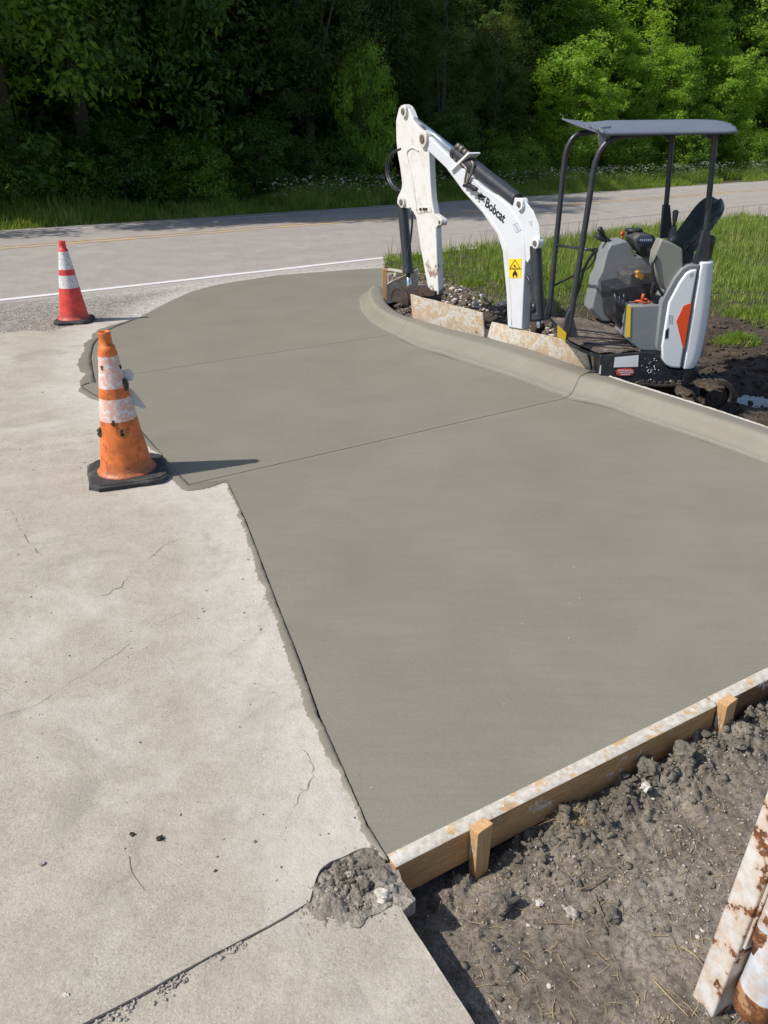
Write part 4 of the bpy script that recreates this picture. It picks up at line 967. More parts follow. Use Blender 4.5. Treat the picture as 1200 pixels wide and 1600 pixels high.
# swing bracket, boom, arm: they lie in one vertical plane turned away from the camera
FO = Vector((1.425, 7.30, 0)); BD = Vector((-.47, .883, 0)).normalized(); BN = Vector((-BD.y, BD.x, 0))      # BN points to the sunny, visible side
if BN.x > 0: BN = -BN
def PL(px, py, off=0):
    d = ray(px, py); o = FO + BN * off; t = ((o.x) * BN.x + (o.y) * BN.y) / (d.x * BN.x + d.y * BN.y)
    return rel(Vector((d.x * t, d.y * t, CH + d.z * t)))
def bprism(name, px, o0, o1, m, parent=ex, bevel=.008, seg=3, dup=False):
    b = MB(); P0 = [PL(x, y, o1) for x, y in px]; b.prism(P0, BN * (o0 - o1)); return b.build(name, m, parent, bevel, seg)
BW = .048; AW = .038
boom = bprism('boom', [(664, 213), (671, 214), (688, 232), (729, 268), (751, 290), (772, 304), (790, 318), (803, 334), (813, 353), (819, 380), (820, 405), (817, 460), (815, 515), (793, 511), (791, 460), (785, 393), (777, 367), (753, 332), (724, 300), (697, 263), (669, 236), (657, 226), (656, 217)], -BW, BW, M['whiteb'], bevel=.010)
lug = [(765, 300), (785, 307), (808, 309), (820, 313), (833, 330), (842, 352), (844, 380), (838, 388), (832, 397), (824, 411), (820, 405), (818, 378), (811, 352), (800, 332), (788, 318)]
bprism('lug_plate', lug, BW * .62, BW * .80, M['whiteb'], boom, .004); bprism('lug_plate', lug, -BW * .8, -BW * .62, M['whiteb'], boom, .004)
# boom edge flange
fp = [(800, 511), (796, 460), (789, 393), (781, 367), (757, 334), (728, 303), (701, 266)]
b = MB(); b.tube([PL(v.x, v.y, BW + .0005) for v in cat([(a + 5.5, c, 0) for a, c in [(794, 508), (792, 460), (786, 396), (778, 370), (756, 336), (728, 306), (703, 273)]], 4)], .0045, 6); b.build('boom_weld', M['whited'], boom)
def pin(parent, px, py, r1, r2, o0, o1, m1='white', m2='steel'):
    c = PL(px, py, o1) - BN * o1; b = MB(); b.tube([c + BN * o0, c + BN * o1], r1, 24); p = b.build('pin_boss', M[m1], parent, .003)
    b = MB(); b.tube([c + BN * (o0 - .01), c + BN * (o1 + .012)], r2, 16); b.build('pin', M[m2], parent, .002)
pin(boom, 811, 319, .052, .026, 0, BW + .02); pin(boom, 836, 380, .046, .024, 0, BW + .015)
pin(boom, 660, 217, .080, .042, 0, BW + .03, 'whited')
arm = bprism('arm', [(623, 169), (626, 165), (631, 163), (636, 166), (640, 173), (645, 187), (652, 197), (660, 206), (672, 218), (670, 240), (672, 285), (674, 312), (680, 343), (682, 400), (685, 460), (679, 462), (668, 448), (657, 388), (650, 340), (645, 331), (637, 326), (626, 324), (620, 318), (621, 308), (627, 295), (628, 287), (625, 262), (621, 240), (619, 220), (618.5, 188)], -AW, AW, M['armp'], bevel=.010)
# raised stiffener outline on the arm
st = [(639, 262), (636, 244), (639, 234), (646, 231), (655, 235)]
b = MB(); b.tube([PL(v.x, v.y, AW + .003) for v in cat([(652, 330, 0), (646, 290, 0), (640, 258, 0), (636.5, 243, 0), (638, 235, 0), (645, 231, 0), (654, 236, 0)], 6)], .009, 8); b.build('arm_weld', M['whited'], arm)
bprism('arm_collar', [(651, 325), (673, 322), (674, 331), (651, 334)], -AW * 1.15, AW * 1.15, M['whited'], arm, .006)
b = MB(); 
for x in (657, 662, 666): b = MB(); b.tube([PL(x, 327, AW * 1.15), PL(x, 327, AW * 1.15 + .012)], .016, 10); b.build('bolt', M['bucket'], arm)
bprism('arm_lug', [(675, 331), (679, 334), (689, 341), (692, 347), (690, 351), (685, 351), (680, 358), (676, 360)], -.03, .03, M['whited'], arm, .004)
pin(arm, 687, 347, .034, .016, -.03, .045, 'whited')
pin(arm, 630, 174, .058, .032, 0, AW + .03, 'whited'); pin(arm, 627, 316, .058, .032, 0, AW + .03, 'whited')
# arm cylinder above the boom
def cyl(name, a, b_, c, r1, r2, m1='tube', off=0):
    A, B, Cc = PL(*a, off), PL(*b_, off), PL(*c, off); t = MB(); t.tube([A, B], r1, 24); t.tube([B - (B - A).normalized() * .05, B + (B - A).normalized() * .004], r1 * 1.13, 24); o = t.build(name, M[m1], ex, .003)
    t = MB(); t.tube([B, Cc], r2, 20); t.build('rod', M['chrome'], o); return o
ac = cyl('arm_cylinder', (808, 313), (712, 238), (634, 176), .062, .030)
cyl('bucket_cylinder', (629, 322), (638, 427), (640, 462), .058, .028)
cyl('boom_cylinder', (837, 384), (842, 498), (843, 512), .054, .028, off=-.0)
# fittings and hard lines on the arm cylinder
b = MB()
for x, y, L_ in ((707, 243, 6), (715, 227, 9)): 
    for k in range(4): b.tube([PL(x + k * 5.2, y + k * 4.4, BW * .6), PL(x + k * 5.2 + 3.6, y + k * 4.4 + 3.2, BW * .6)], .030 if k % 2 else .024, 8)
b.tube([PL(v.x, v.y, BW + .02) for v in cat([(737, 252, 0), (740, 258, 0), (737, 270, 0), (731, 284, 0), (727, 289, 0)], 6)], .013, 10)
b.tube([PL(v.x, v.y, BW + .02) for v in cat([(722, 256, 0), (729, 265, 0), (727, 280, 0), (727, 288, 0), (735, 292, 0)], 6)], .012, 10)
b.build('hose_fitting', M['steel'], ac)
bprism('clamp_bracket', [(702, 265), (731, 238), (733, 240), (705, 267)], -.05, BW + .035, M['white'], boom, .002)
bprism('hose_opening_shade', [(729, 288), (733, 285), (741, 291), (745, 297), (741, 299), (734, 295)], BW - .01, BW + .002, M['ink'], boom, .001)  # solid black shape painted as the dark inside of an opening
b = MB()
for k, (o_, dx) in enumerate(((.10, 0), (.13, 3), (.07, -2))): b.tube([PL(v.x + dx, v.y, o_) for v in cat([(727, 290, 0), (734, 291, 0), (742, 296, 0)], 5)], .018, 10)
b.build('boom_hose', M['black'], boom)
for k, (o_, w_) in enumerate(((.03, 0), (-.03, 3))):
    b = MB(); b.tube([PL(v.x - w_, v.y, o_) for v in cat([(628, 232, 0), (614, 240, 0), (607, 258, 0), (608, 276, 0), (615, 290, 0), (626, 299, 0)], 8)], .015, 10); b.build('arm_hose', M['black'], arm)
b = MB(); b.tube([PL(v.x, v.y, BW) for v in cat([(640, 325, 0), (644, 340, 0), (642, 370, 0), (638, 395, 0), (638, 405, 0)], 8)], .012, 10); b.build('arm_hose', M['black'], arm)
b = MB(); b.tube([PL(v.x, v.y, BW * .9) for v in cat([(822, 431, 0), (828, 440, 0), (833, 465, 0), (835, 485, 0), (834, 492, 0)], 8)], .016, 10); b.tube([PL(834, 474, BW * 1.0), PL(835, 487, BW * 1.0)], .024, 10); b.build('boom_hose', M['black'], boom)
# swing bracket
c = PL(840, 512, -.02); b = MB(); b.tube([c - BN * .06, c + BN * .05], .038, 20); b.tube([c + Vector((0, .02, -.16)), c + Vector((0, .02, -.02))], .05, 18); b.build('swing_bracket', M['bucket'], ex, .006)
# bucket: curled, half buried dark steel shell
B0 = PL(650, 462, 0); b = MB(); W2 = .22; n = 22; ro = []; ri = []
for k in range(n + 1):
    a = R(-20) + R(215) * k / n; ro.append((math.cos(a) * .20, math.sin(a) * .135)); ri.append((math.cos(a) * .184, math.sin(a) * .118))
pts = ro + ri[::-1]
P0 = [B0 + BD * x + Vector((0, 0, z - .03)) + BN * W2 for x, z in pts]; P1 = [p - BN * W2 * 2 for p in P0]
va = [b.bm.verts.new(p) for p in P0]; vb = [b.bm.verts.new(p) for p in P1]; m_ = len(va)
for i in range(m_): b.bm.faces.new((va[i], va[(i + 1) % m_], vb[(i + 1) % m_], vb[i]))
for v_ in (va, vb):
    for i in range(n): b.bm.faces.new((v_[i], v_[i + 1], v_[m_ - 2 - i], v_[m_ - 1 - i]))
for s_ in (1, -1):
    q = [B0 + BD * x + Vector((0, 0, z - .03)) + BN * (W2 - .006) * s_ for x, z in ri]; b.prism(q, BN * -.012 * s_)
bmesh.ops.recalc_face_normals(b.bm, faces=b.bm.faces[:])
b.build('bucket', M['bucket'], ex, .003)
bprism('bucket_linkage', [(636, 452), (644, 450), (668, 452), (680, 455), (678, 463), (650, 464), (634, 462)], -.06, .06, M['bucket'], ex, .006)
# lettering and emblem on the boom
def flat_text(txt, name, m, org, xa, ya, size, parent, sx=1.0, off=.006, ext=.0015):
    cu = bpy.data.curves.new(name, 'FONT'); cu.body = txt; cu.size = 1; cu.extrude = ext / size; cu.offset = off; cu.align_x = 'LEFT'; cu.resolution_u = 4
    o = bpy.data.objects.new(name, cu); C.objects.link(o); dg = bpy.context.evaluated_depsgraph_get(); dg.update()
    me = bpy.data.meshes.new_from_object(o.evaluated_get(dg)); bpy.data.objects.remove(o)
    za = xa.cross(ya).normalized(); mm = Matrix((xa * sx * size, ya * size, za * size)).transposed().to_4x4(); mm.translation = org
    me.transform(mm); me.materials.clear(); me.name = name; return link(name, me, m, parent)
t0 = PL(757, 321, BW + .0015); t1 = PL(787, 349, BW + .0015); xa = (t1 - t0); wid = xa.length; xa.normalize(); up = xa.cross(BN).normalized()
if up.z < 0: up = -up
hgt = (PL(758, 321, BW) - PL(764, 308.5, BW)).length
za = xa.cross(up)
tx = flat_text('Bobcat', 'lettering', M['ink'], t0, xa, up, hgt * 1.30, boom, sx=1, off=.022)
ws = [(v.co - t0).dot(xa) for v in tx.data.vertices]; kx = wid / max(ws)
for v in tx.data.vertices: v.co += xa * ((v.co - t0).dot(xa) * (kx - 1))
# animal head emblem
def sp(px, m, name='emblem'): return bprism(name, px, BW + .0005, BW + .003, m, boom, 0)
b = MB()
def addp(px): b.prism([PL(x, y, BW + .003) for x, y in px], BN * -.0024)
addp([(746, 304), (751, 303), (750.5, 299.5), (754.5, 305), (760, 307.5), (757, 309.5), (753, 309), (749, 309.5), (746.5, 307.5)])
addp([(747, 309.2), (750, 310.8), (749, 313), (746.5, 311)]); addp([(752, 310.5), (756, 311), (754, 313.2), (751.2, 312.8)]); addp([(747.5, 314), (749.5, 313.8), (749, 316), (747.2, 315.6)])
b.build('emblem', M['ink'], boom)
b = MB(); addp([(801, 351), (809, 347.5), (809.2, 348.3), (801.2, 351.8)]); addp([(809, 347.5), (814, 359.5), (813.2, 359.9), (808.2, 348)]); addp([(814, 359.5), (806, 363.5), (805.7, 362.7), (813.7, 358.8)]); addp([(801, 351), (805.8, 363.5), (806.6, 363.2), (801.9, 350.8)])
for k in range(3): addp([(804 + k * 1.6, 352.5 + k * 3), (807 + k * 1.6, 351.3 + k * 3), (807.6 + k * 1.6, 353 + k * 3), (804.6 + k * 1.6, 354 + k * 3)])
b.build('notice_print', M['greydecal'], boom)
b = MB(); b.prism([PL(x, y, BW * .8 + .003) for x, y in [(825, 345), (828, 347), (831, 344), (830, 348), (832, 352), (829, 352.5), (827, 349)]], BN * -.002); b.build('lug_print', M['greydecal'], boom)
sp([(794.5, 404.5), (815, 404), (814, 434.5), (794.5, 434.5)], M['yellow'], 'warning_sticker')
b = MB()
def ad2(px): b.prism([PL(x, y, BW + .0055) for x, y in px], BN * -.002)
def ring(p, w):
    c = Vector((sum(a for a, _ in p) / len(p), sum(b for _, b in p) / len(p)))
    for (x0, y0), (x1, y1) in zip(p, p[1:] + p[:1]):
        f = lambda x, y: tuple(Vector((x, y)).lerp(c, w)); ad2([(x0, y0), (x1, y1), f(x1, y1), f(x0, y0)])
ring([(804.3, 405.5), (813, 419), (796, 419)], .16)
ad2([(803, 413), (806.5, 416.8), (805, 416.6), (804.8, 417.6), (802, 415.5)]); ad2([(795, 420), (814.5, 420), (814.5, 420.9), (795, 420.9)])
ad2([(803.2, 422.2), (805.8, 422.2), (805.8, 424.6), (803.2, 424.6)]); ad2([(802, 425), (807, 425), (808.6, 430), (800.4, 430)]); ad2([(800.6, 430.4), (803, 430.4), (802.6, 433.4), (801.4, 433.4)]); ad2([(806, 430.4), (808.2, 430.4), (808, 433.4), (806.6, 433.4)])
b.build('sticker_print', M['ink'], boom)
# ------------------------------------------------------------------ grass
def blades(name, px, py, pz, h, wd, m, label=None, cat_=None, lean=.5, parent=None, kind='stuff'):
    n = len(px); a = RS.rand(n) * 2 * np.pi; l = (RS.rand(n) ** 1.3) * lean * h; dx = np.cos(a); dy = np.sin(a); b_ = RS.rand(n) * 2 * np.pi; wx = np.cos(b_) * wd / 2; wy = np.sin(b_) * wd / 2
    V = np.zeros((n, 7, 3))
    for k, (f, w_) in enumerate(((0, 1), (.4, .9), (.75, .6))):
        q = f ** 1.8
        for s_, j in ((1, 0), (-1, 1)):
            V[:, k * 2 + j, 0] = px + dx * l * q + wx * w_ * s_; V[:, k * 2 + j, 1] = py + dy * l * q + wy * w_ * s_; V[:, k * 2 + j, 2] = pz + h * f - (l * q) * .25
    V[:, 6, 0] = px + dx * l; V[:, 6, 1] = py + dy * l; V[:, 6, 2] = pz + h - l * .3
    base = np.arange(n)[:, None] * 7
    Q = np.concatenate([base + np.array([[0, 1, 3, 2]]), base + np.array([[2, 3, 5, 4]])]); T = base + np.array([[4, 5, 6]])
    o = npmesh(name, V.reshape(-1, 3), [Q, T], m, parent, True)
    return meta(o, label, cat_, None, kind)
def in_frame(x, y, z=0, pad=60):
    yy = y; d = yy * math.cos(CP) + (CH - z) * math.sin(CP); u = 600 + CF * x / d; v = 800 + CF * ((CH - z) * math.cos(CP) - yy * math.sin(CP)) / d
    return (u > -pad) & (u < 1200 + pad) & (v > -pad) & (v < 1600 + pad)
# bank between the digger and the road
n = 330000; x = RS.uniform(.0, 12.5, n); y = RS.uniform(6.5, 25, n); P = np.column_stack([x, y]); dd, _ = nearest(P, GRa); yi = np.interp(x, GRa[:, 0], GRa[:, 1]); sg = np.where(y > yi, 1, -1) * dd
s_ = rs(x, y); pn = fbm(x, y, 1.6, 4)
dens = np.clip((sg + .15 + (pn - .5) * 1.3) / .35, 0, 1) * np.clip((11.05 + (fbm(x, y, 2.2, 3) - .5) * .35 - s_) / .12, 0, 1)
keep = (RS.rand(n) < dens * np.interp(y, [7, 12, 25], [1, .8, .45]) * (.35 + .65 * np.clip((fbm(x, y, 4.5, 3) - .3) * 4, 0, 1))) & in_frame(x, y, 0, 140) & ~((x < .75) & (y < 11.4))
x, y, sg = x[keep], y[keep], sg[keep]; z = soil_z(x, y) - .01
big = np.clip((fbm(x + 9, y, .8, 3) - .35) * 2.5, 0, 1)
h = (.06 + .13 * big * np.clip(sg / 1.0, .2, 1)) * RS.uniform(.5, 1.35, len(x)) * np.interp(y, [7, 20], [1, 1.25]); 
blades('grass', x, y, z, h, .0055 + RS.rand(len(x)) * .004 + y * .00025, M['grass'], 'bright green grass bank between the digger and the road', 'grass', .9)
# tall seed stems in that bank
k = RS.choice(len(x), 2600, False)
M['seed'] = m_leaf('seed_stem', (.17, .2, .05), (.27, .28, .09), (.40, .36, .16), .2)
blades('seed_stems', x[k], y[k], z[k], RS.uniform(.22, .46, 2600) * np.clip(sg[k], .35, 1), .004 + y[k] * .00025, M['seed'], 'thin pale seeding stems above the grass bank', 'grass', .35)
# tufts on the mud by the digger
for i, (px, py, rad, lab) in enumerate(((1150, 532, .20, 'bright green grass tuft alone on the mud right of the digger'), (1178, 500, .30, 'broad grass clump at the mud edge by the right side of the photo'), (735, 452, .16, 'short grass tuft on the rubble left of the white boom'), (655, 415, .16, 'grass tuft behind the small stake at the kerb end'))):
    c = G(px, py, -.02); n = 900; a = RS.rand(n) * 2 * np.pi; r_ = rad * RS.rand(n) ** .7; x1 = r_ * np.cos(a) * 1.3; y1 = r_ * np.sin(a) * .8
    zz = soil_z(c.x + x1, c.y + y1); z0 = float(soil_z(np.array([c.x]), np.array([c.y]))[0])
    o = blades('grass_tuft', x1, y1, zz - z0 - .01, RS.uniform(.05, .15, n) * (1.2 - r_ / rad * .6), .008 + 0 * x1, M['grass'], lab, 'grass tuft', 1.2, None, None)
    o.location = (c.x, c.y, z0); o['group'] = 'grass tufts on bare ground'
# far verge grass and flowers
M['vgrass'] = m_leaf('verge_grass', (.10, .17, .024), (.17, .26, .04), (.32, .36, .09), .4)
n = 150000; t_ = RS.uniform(-26, 62, n); s0 = 19.35 + np.abs(RS.normal(0, 1, n)) * 1.5; x, y = road_xy(s0, t_); keep = in_frame(x, y, 0, 200) & (fbm(x, y, .7, 3) > .30 + .05 * RS.rand(n)); x, y, s0 = x[keep], y[keep], s0[keep]
s0 = s0 + (fbm(x, y, .9, 3) - .5) * .5
hv = (.14 + .34 * np.clip((s0 - 19.4) / 1.2, 0, 1)) * RS.uniform(.4, 1.3, len(x)) * (.6 + .8 * fbm(x, y, .5, 3))
blades('verge_grass', x, y, verge_z(x, y) - .02, hv, .016 + RS.rand(len(x)) * .012, M['vgrass'], 'rough uncut grass along the far side of the road', 'grass', .6)
M['petal'] = m_plain('white_petals', (.85, .86, .82), .8, amt=.1)
n = 8000; t_ = RS.uniform(-20, 60, n); s0 = 20.0 + np.abs(RS.normal(0, .8, n)); x, y = road_xy(s0, t_); kp = (fbm(x, y, .35, 3) > np.where(t_ > 12, .36, .55)) & in_frame(x, y, 0, 60); x, y = x[kp], y[kp]; n = len(x)
hz = verge_z(x, y) + RS.uniform(.3, .75, n); r_ = RS.uniform(.014, .038, n); a = np.arange(6) / 6 * 2 * np.pi
V = np.zeros((n, 6, 3)); V[:, :, 0] = x[:, None] + np.cos(a) * r_[:, None]; V[:, :, 1] = y[:, None] + np.sin(a) * r_[:, None]; V[:, :, 2] = hz[:, None] + (-np.sin(a) * r_[:, None]) * RS.uniform(.2, .9, (n, 1))
meta(npmesh('wildflowers', V.reshape(-1, 3), np.arange(n * 6).reshape(n, 6), M['petal']), 'small white wildflower heads scattered over the far verge', 'wildflowers', None, 'stuff')
blades('flower_stems', x, y, verge_z(x, y), hz - verge_z(x, y) - .005, .008 + 0 * x, M['vgrass'], 'thin stems holding the white verge flowers', 'wildflowers', .05)

# ------------------------------------------------------------------ trees
def leaves(centres, normals, size, jit=.5):
    n = len(centres); nr = normals + RS.normal(0, jit, (n, 3)); nr /= np.linalg.norm(nr, axis=1)[:, None]
    u = np.cross(nr, RS.normal(0, 1, (n, 3))); u /= np.linalg.norm(u, axis=1)[:, None]; v = np.cross(nr, u)
    s = (size * RS.uniform(.6, 1.35, n))[:, None]; V = np.zeros((n, 4, 3))
    V[:, 0] = centres - u * s; V[:, 1] = centres + v * s * .42 + nr * s * .12; V[:, 2] = centres + u * s; V[:, 3] = centres - v * s * .42 + nr * s * .12
    return V.reshape(-1, 3), np.arange(n * 4).reshape(n, 4)
def crown(rad, hgt, z0, ncl, per, size, seed, cl=.34, droop=0, fill=.0):
    """clumps of leaves over an uneven ellipsoid reaching from z0 up to z0 + hgt"""
    rs_ = np.random.RandomState(seed); th = rs_.rand(ncl) * 2 * np.pi; u = rs_.rand(ncl) * 2 - 1; rr = np.sqrt(1 - u * u)
    d = np.column_stack([rr * np.cos(th), rr * np.sin(th), u]); low = (d[:, 2] < 0); d[:, :2] *= np.where(low, 1 / np.maximum(np.sqrt(1 - d[:, 2] ** 2), .35) * .92, 1)[:, None]
    lump = np.array([.72 + .55 * noise.noise(Vector(q) * 1.6 + Vector((seed, 0, 0))) for q in d]); k = lump * (rs_.rand(ncl) ** .33 * .55 + .5)
    c = d * k[:, None] * np.array([rad, rad, hgt / 2]); c[:, 2] += z0 + hgt / 2
    cs = cl * rs_.uniform(.5, 1.4, ncl); idx = np.repeat(np.arange(ncl), per); q = rs_.normal(0, 1, (len(idx), 3)); q /= np.linalg.norm(q, axis=1)[:, None]; q *= (rs_.rand(len(idx)) ** .45)[:, None]
    P = c[idx] + q * cs[idx][:, None] * np.array([1.15, 1.15, .62]); P[:, 2] -= droop * (q[:, 0] ** 2 + q[:, 1] ** 2) * cs[idx]
    nrm = q * .5 + np.array([0, 0, .75]) + d[idx] * .45
    P[:, 2] = np.maximum(P[:, 2], .05); return P, nrm, c
def trunk_bm(h, r, seed, cen, nlimb=7, rad=2):
    b = MB(); rs_ = random.Random(seed); pts = []; x = y = 0
    for k in range(9): f = k / 8; pts.append((x, y, -.3 + h * .85 * f)); x += rs_.uniform(-.12, .12); y += rs_.uniform(-.12, .12)
    b.tube(pts, [r * (1.25 if k == 0 else 1) * (1 - .78 * k / 8) for k in range(9)], 10)
    for j in range(nlimb):
        k = rs_.randint(2, 7); a = Vector(pts[k]); e = Vector(cen[rs_.randrange(len(cen))])
        if e.z < a.z - .4: e.z = a.z + rs_.uniform(.2, 1)
        mid = a.lerp(e, .5) + Vector((rs_.uniform(-.2, .2), rs_.uniform(-.2, .2), .25)); rr = r * .42 * (1 - k * .07)
        b.tube([a, a.lerp(mid, .5) + Vector((0, 0, .05)), mid, e], [rr, rr * .8, rr * .55, rr * .15], 7)
    return b
M['bark'] = m_plain('bark', (.075, .06, .045), .9, (.03, .025, .02), .7, 5, bump=.01)
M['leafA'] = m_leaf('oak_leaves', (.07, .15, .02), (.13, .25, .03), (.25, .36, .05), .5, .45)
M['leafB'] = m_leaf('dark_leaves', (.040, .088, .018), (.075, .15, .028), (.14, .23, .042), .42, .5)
M['leafC'] = m_leaf('sunlit_look_leaves', (.13, .25, .03), (.22, .38, .045), (.38, .52, .08), .55, .45)  # leaf colour raised so these crowns look sunlit
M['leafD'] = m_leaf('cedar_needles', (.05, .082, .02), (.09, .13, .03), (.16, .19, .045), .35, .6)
protos = {}
def proto(key, rad, hgt, z0, ncl, per, size, seed, **k):
    P, nr, c = crown(rad, hgt, z0, ncl, per, size, seed, **k); V, F = leaves(P, nr, np.full(len(P), size)); protos[key] = (V, F, c, hgt + z0, rad)
proto('oak1', 3.1, 8.4, .6, 520, 52, .080, 1, cl=.38); proto('oak2', 2.9, 7.4, .2, 480, 52, .078, 2, cl=.36)
proto('tall1', 3.4, 13, .8, 640, 56, .082, 3, cl=.46); proto('tall2', 3.2, 12, .5, 600, 56, .082, 4, cl=.46)
proto('cedar1', 2.3, 9.0, .1, 520, 70, .036, 5, cl=.36, droop=.5); proto('cedar2', 2.0, 8.0, .1, 480, 70, .036, 6, cl=.34, droop=.6)
proto('bush1', 1.25, 2.3, 0, 150, 70, .042, 7, cl=.26); proto('bush2', 1.5, 1.8, 0, 150, 70, .040, 8, cl=.26)
TM = {}
def tree(key, leaf, s, t, sc, rz, name, label, catg, group, szz=None):
    V, F, c, H, rad = protos[key]; x, y = road_xy(s, t); z = float(verge_z(np.array([x]), np.array([y]))[0])
    root = empty(name, (x, y, z), label, catg, group, (0, 0, rz)); root.scale = (sc, sc, szz or sc)
    if (key, leaf) not in TM:
        o = npmesh('crown', V, F, M[leaf], root); TM[(key, leaf)] = o.data
    else: link('crown', TM[(key, leaf)], None, root)
    if (key, 'tr') not in TM:
        b = trunk_bm(H, .16 if 'bush' not in key else .035, len(key) + int(H * 7), c, 9 if 'bush' not in key else 6); o = b.build('trunk', M['bark'], root); TM[(key, 'tr')] = o.data
    else: link('trunk', TM[(key, 'tr')], None, root)
    return root
def st_of(px, s):
    """distance along the road where the view through photo column px crosses offset s"""
    u = (px - 600) / CF; t = None
    # ground direction of that column at eye level
    dx = u; dy = math.cos(CP) + math.tan(CP) * math.sin(CP); k = s / (dx * RN[0] + dy * RN[1]); return (dx * k) * RD[0] + (dy * k) * RD[1]
G1 = 'trees at the edge of the wood beyond the road'
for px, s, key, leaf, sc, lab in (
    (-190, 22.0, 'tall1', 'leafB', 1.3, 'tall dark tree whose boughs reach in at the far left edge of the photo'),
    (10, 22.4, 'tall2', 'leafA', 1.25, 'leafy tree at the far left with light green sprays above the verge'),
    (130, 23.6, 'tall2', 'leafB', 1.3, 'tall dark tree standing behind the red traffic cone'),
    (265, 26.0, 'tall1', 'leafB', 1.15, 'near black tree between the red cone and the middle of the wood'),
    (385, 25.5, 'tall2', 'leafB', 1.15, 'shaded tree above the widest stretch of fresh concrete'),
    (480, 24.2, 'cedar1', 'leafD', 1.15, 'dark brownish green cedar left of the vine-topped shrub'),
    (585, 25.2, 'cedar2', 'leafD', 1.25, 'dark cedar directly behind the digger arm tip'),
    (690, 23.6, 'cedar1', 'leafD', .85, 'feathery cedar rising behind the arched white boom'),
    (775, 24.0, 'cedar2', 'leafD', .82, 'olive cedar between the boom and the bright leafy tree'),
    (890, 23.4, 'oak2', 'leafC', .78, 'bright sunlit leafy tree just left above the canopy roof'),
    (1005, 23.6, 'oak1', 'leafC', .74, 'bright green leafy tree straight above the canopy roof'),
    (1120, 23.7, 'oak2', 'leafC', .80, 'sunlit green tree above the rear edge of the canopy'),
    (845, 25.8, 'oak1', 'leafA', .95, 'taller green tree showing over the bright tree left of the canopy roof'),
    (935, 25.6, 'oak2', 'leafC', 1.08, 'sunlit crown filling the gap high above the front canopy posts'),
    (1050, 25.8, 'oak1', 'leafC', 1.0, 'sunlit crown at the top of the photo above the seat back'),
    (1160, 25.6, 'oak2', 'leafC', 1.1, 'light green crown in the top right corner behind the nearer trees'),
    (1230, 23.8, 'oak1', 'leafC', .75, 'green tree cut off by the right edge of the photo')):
    tree(key, leaf, s, st_of(px, s), sc, random.uniform(0, 6), 'edge_tree', lab, 'tree', G1)
G2 = 'shrubs along the foot of the wood'
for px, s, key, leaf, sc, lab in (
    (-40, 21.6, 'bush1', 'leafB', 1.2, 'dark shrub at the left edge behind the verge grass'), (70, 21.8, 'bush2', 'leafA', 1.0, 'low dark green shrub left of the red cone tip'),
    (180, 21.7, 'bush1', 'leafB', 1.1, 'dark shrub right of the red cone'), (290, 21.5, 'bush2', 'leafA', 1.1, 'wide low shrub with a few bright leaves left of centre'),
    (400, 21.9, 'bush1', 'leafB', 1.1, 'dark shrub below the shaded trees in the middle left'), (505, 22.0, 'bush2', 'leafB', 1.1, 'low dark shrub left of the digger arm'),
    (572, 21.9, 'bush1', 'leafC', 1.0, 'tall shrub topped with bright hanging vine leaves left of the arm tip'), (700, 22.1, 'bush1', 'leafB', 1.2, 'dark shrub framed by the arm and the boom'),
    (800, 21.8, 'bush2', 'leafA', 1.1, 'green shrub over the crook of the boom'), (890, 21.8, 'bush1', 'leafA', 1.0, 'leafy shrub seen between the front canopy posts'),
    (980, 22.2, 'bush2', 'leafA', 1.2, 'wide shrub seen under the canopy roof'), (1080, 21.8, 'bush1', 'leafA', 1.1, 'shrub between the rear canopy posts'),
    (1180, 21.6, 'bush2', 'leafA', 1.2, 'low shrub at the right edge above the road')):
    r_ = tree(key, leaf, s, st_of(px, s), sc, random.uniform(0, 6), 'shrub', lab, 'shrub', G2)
    if px == 572: r_.scale = (.85, .85, 2.05)
# deeper wood: one mass
Vs, Fs, o_ = [], [], 0
for row, (s, stp, keys, sc) in enumerate(((26.5, 1.9, ('bush1', 'bush2'), 1.7), (29, 2.4, ('bush1', 'bush2'), 2.2), (27.5, 3.6, ('oak1', 'tall2'), 1.0), (31, 4.2, ('tall1', 'tall2'), 1.05), (36, 5, ('tall1', 'tall2'), 1.15))):
    t = -34 + row * 1.3
    while t < 52:
        V, F, c, H, rad = protos[random.choice(keys)]; sel = RS.rand(len(F)) < .5; Fk = F[sel]; Vk = V.reshape(-1, 4, 3)[sel]; a = random.uniform(0, 6.28); x, y = road_xy(s + random.uniform(-.8, .8), t)
        ctr = Vk.mean(1, keepdims=True); Vk = (Vk - ctr) * 1.9 + ctr; Vk = Vk.reshape(-1, 3)
        Vr = np.column_stack([Vk[:, 0] * math.cos(a) - Vk[:, 1] * math.sin(a), Vk[:, 0] * math.sin(a) + Vk[:, 1] * math.cos(a), Vk[:, 2]]) * sc + np.array([x, y, .2])
        Vs.append(Vr); Fs.append(np.arange(len(Vk)).reshape(-1, 4) + o_); o_ += len(Vk); t += stp * random.uniform(.8, 1.2)
meta(npmesh('woodland', np.vstack(Vs), np.vstack(Fs), M['leafB']), 'deep dark mass of wood behind the roadside trees', 'wood', None, 'stuff')

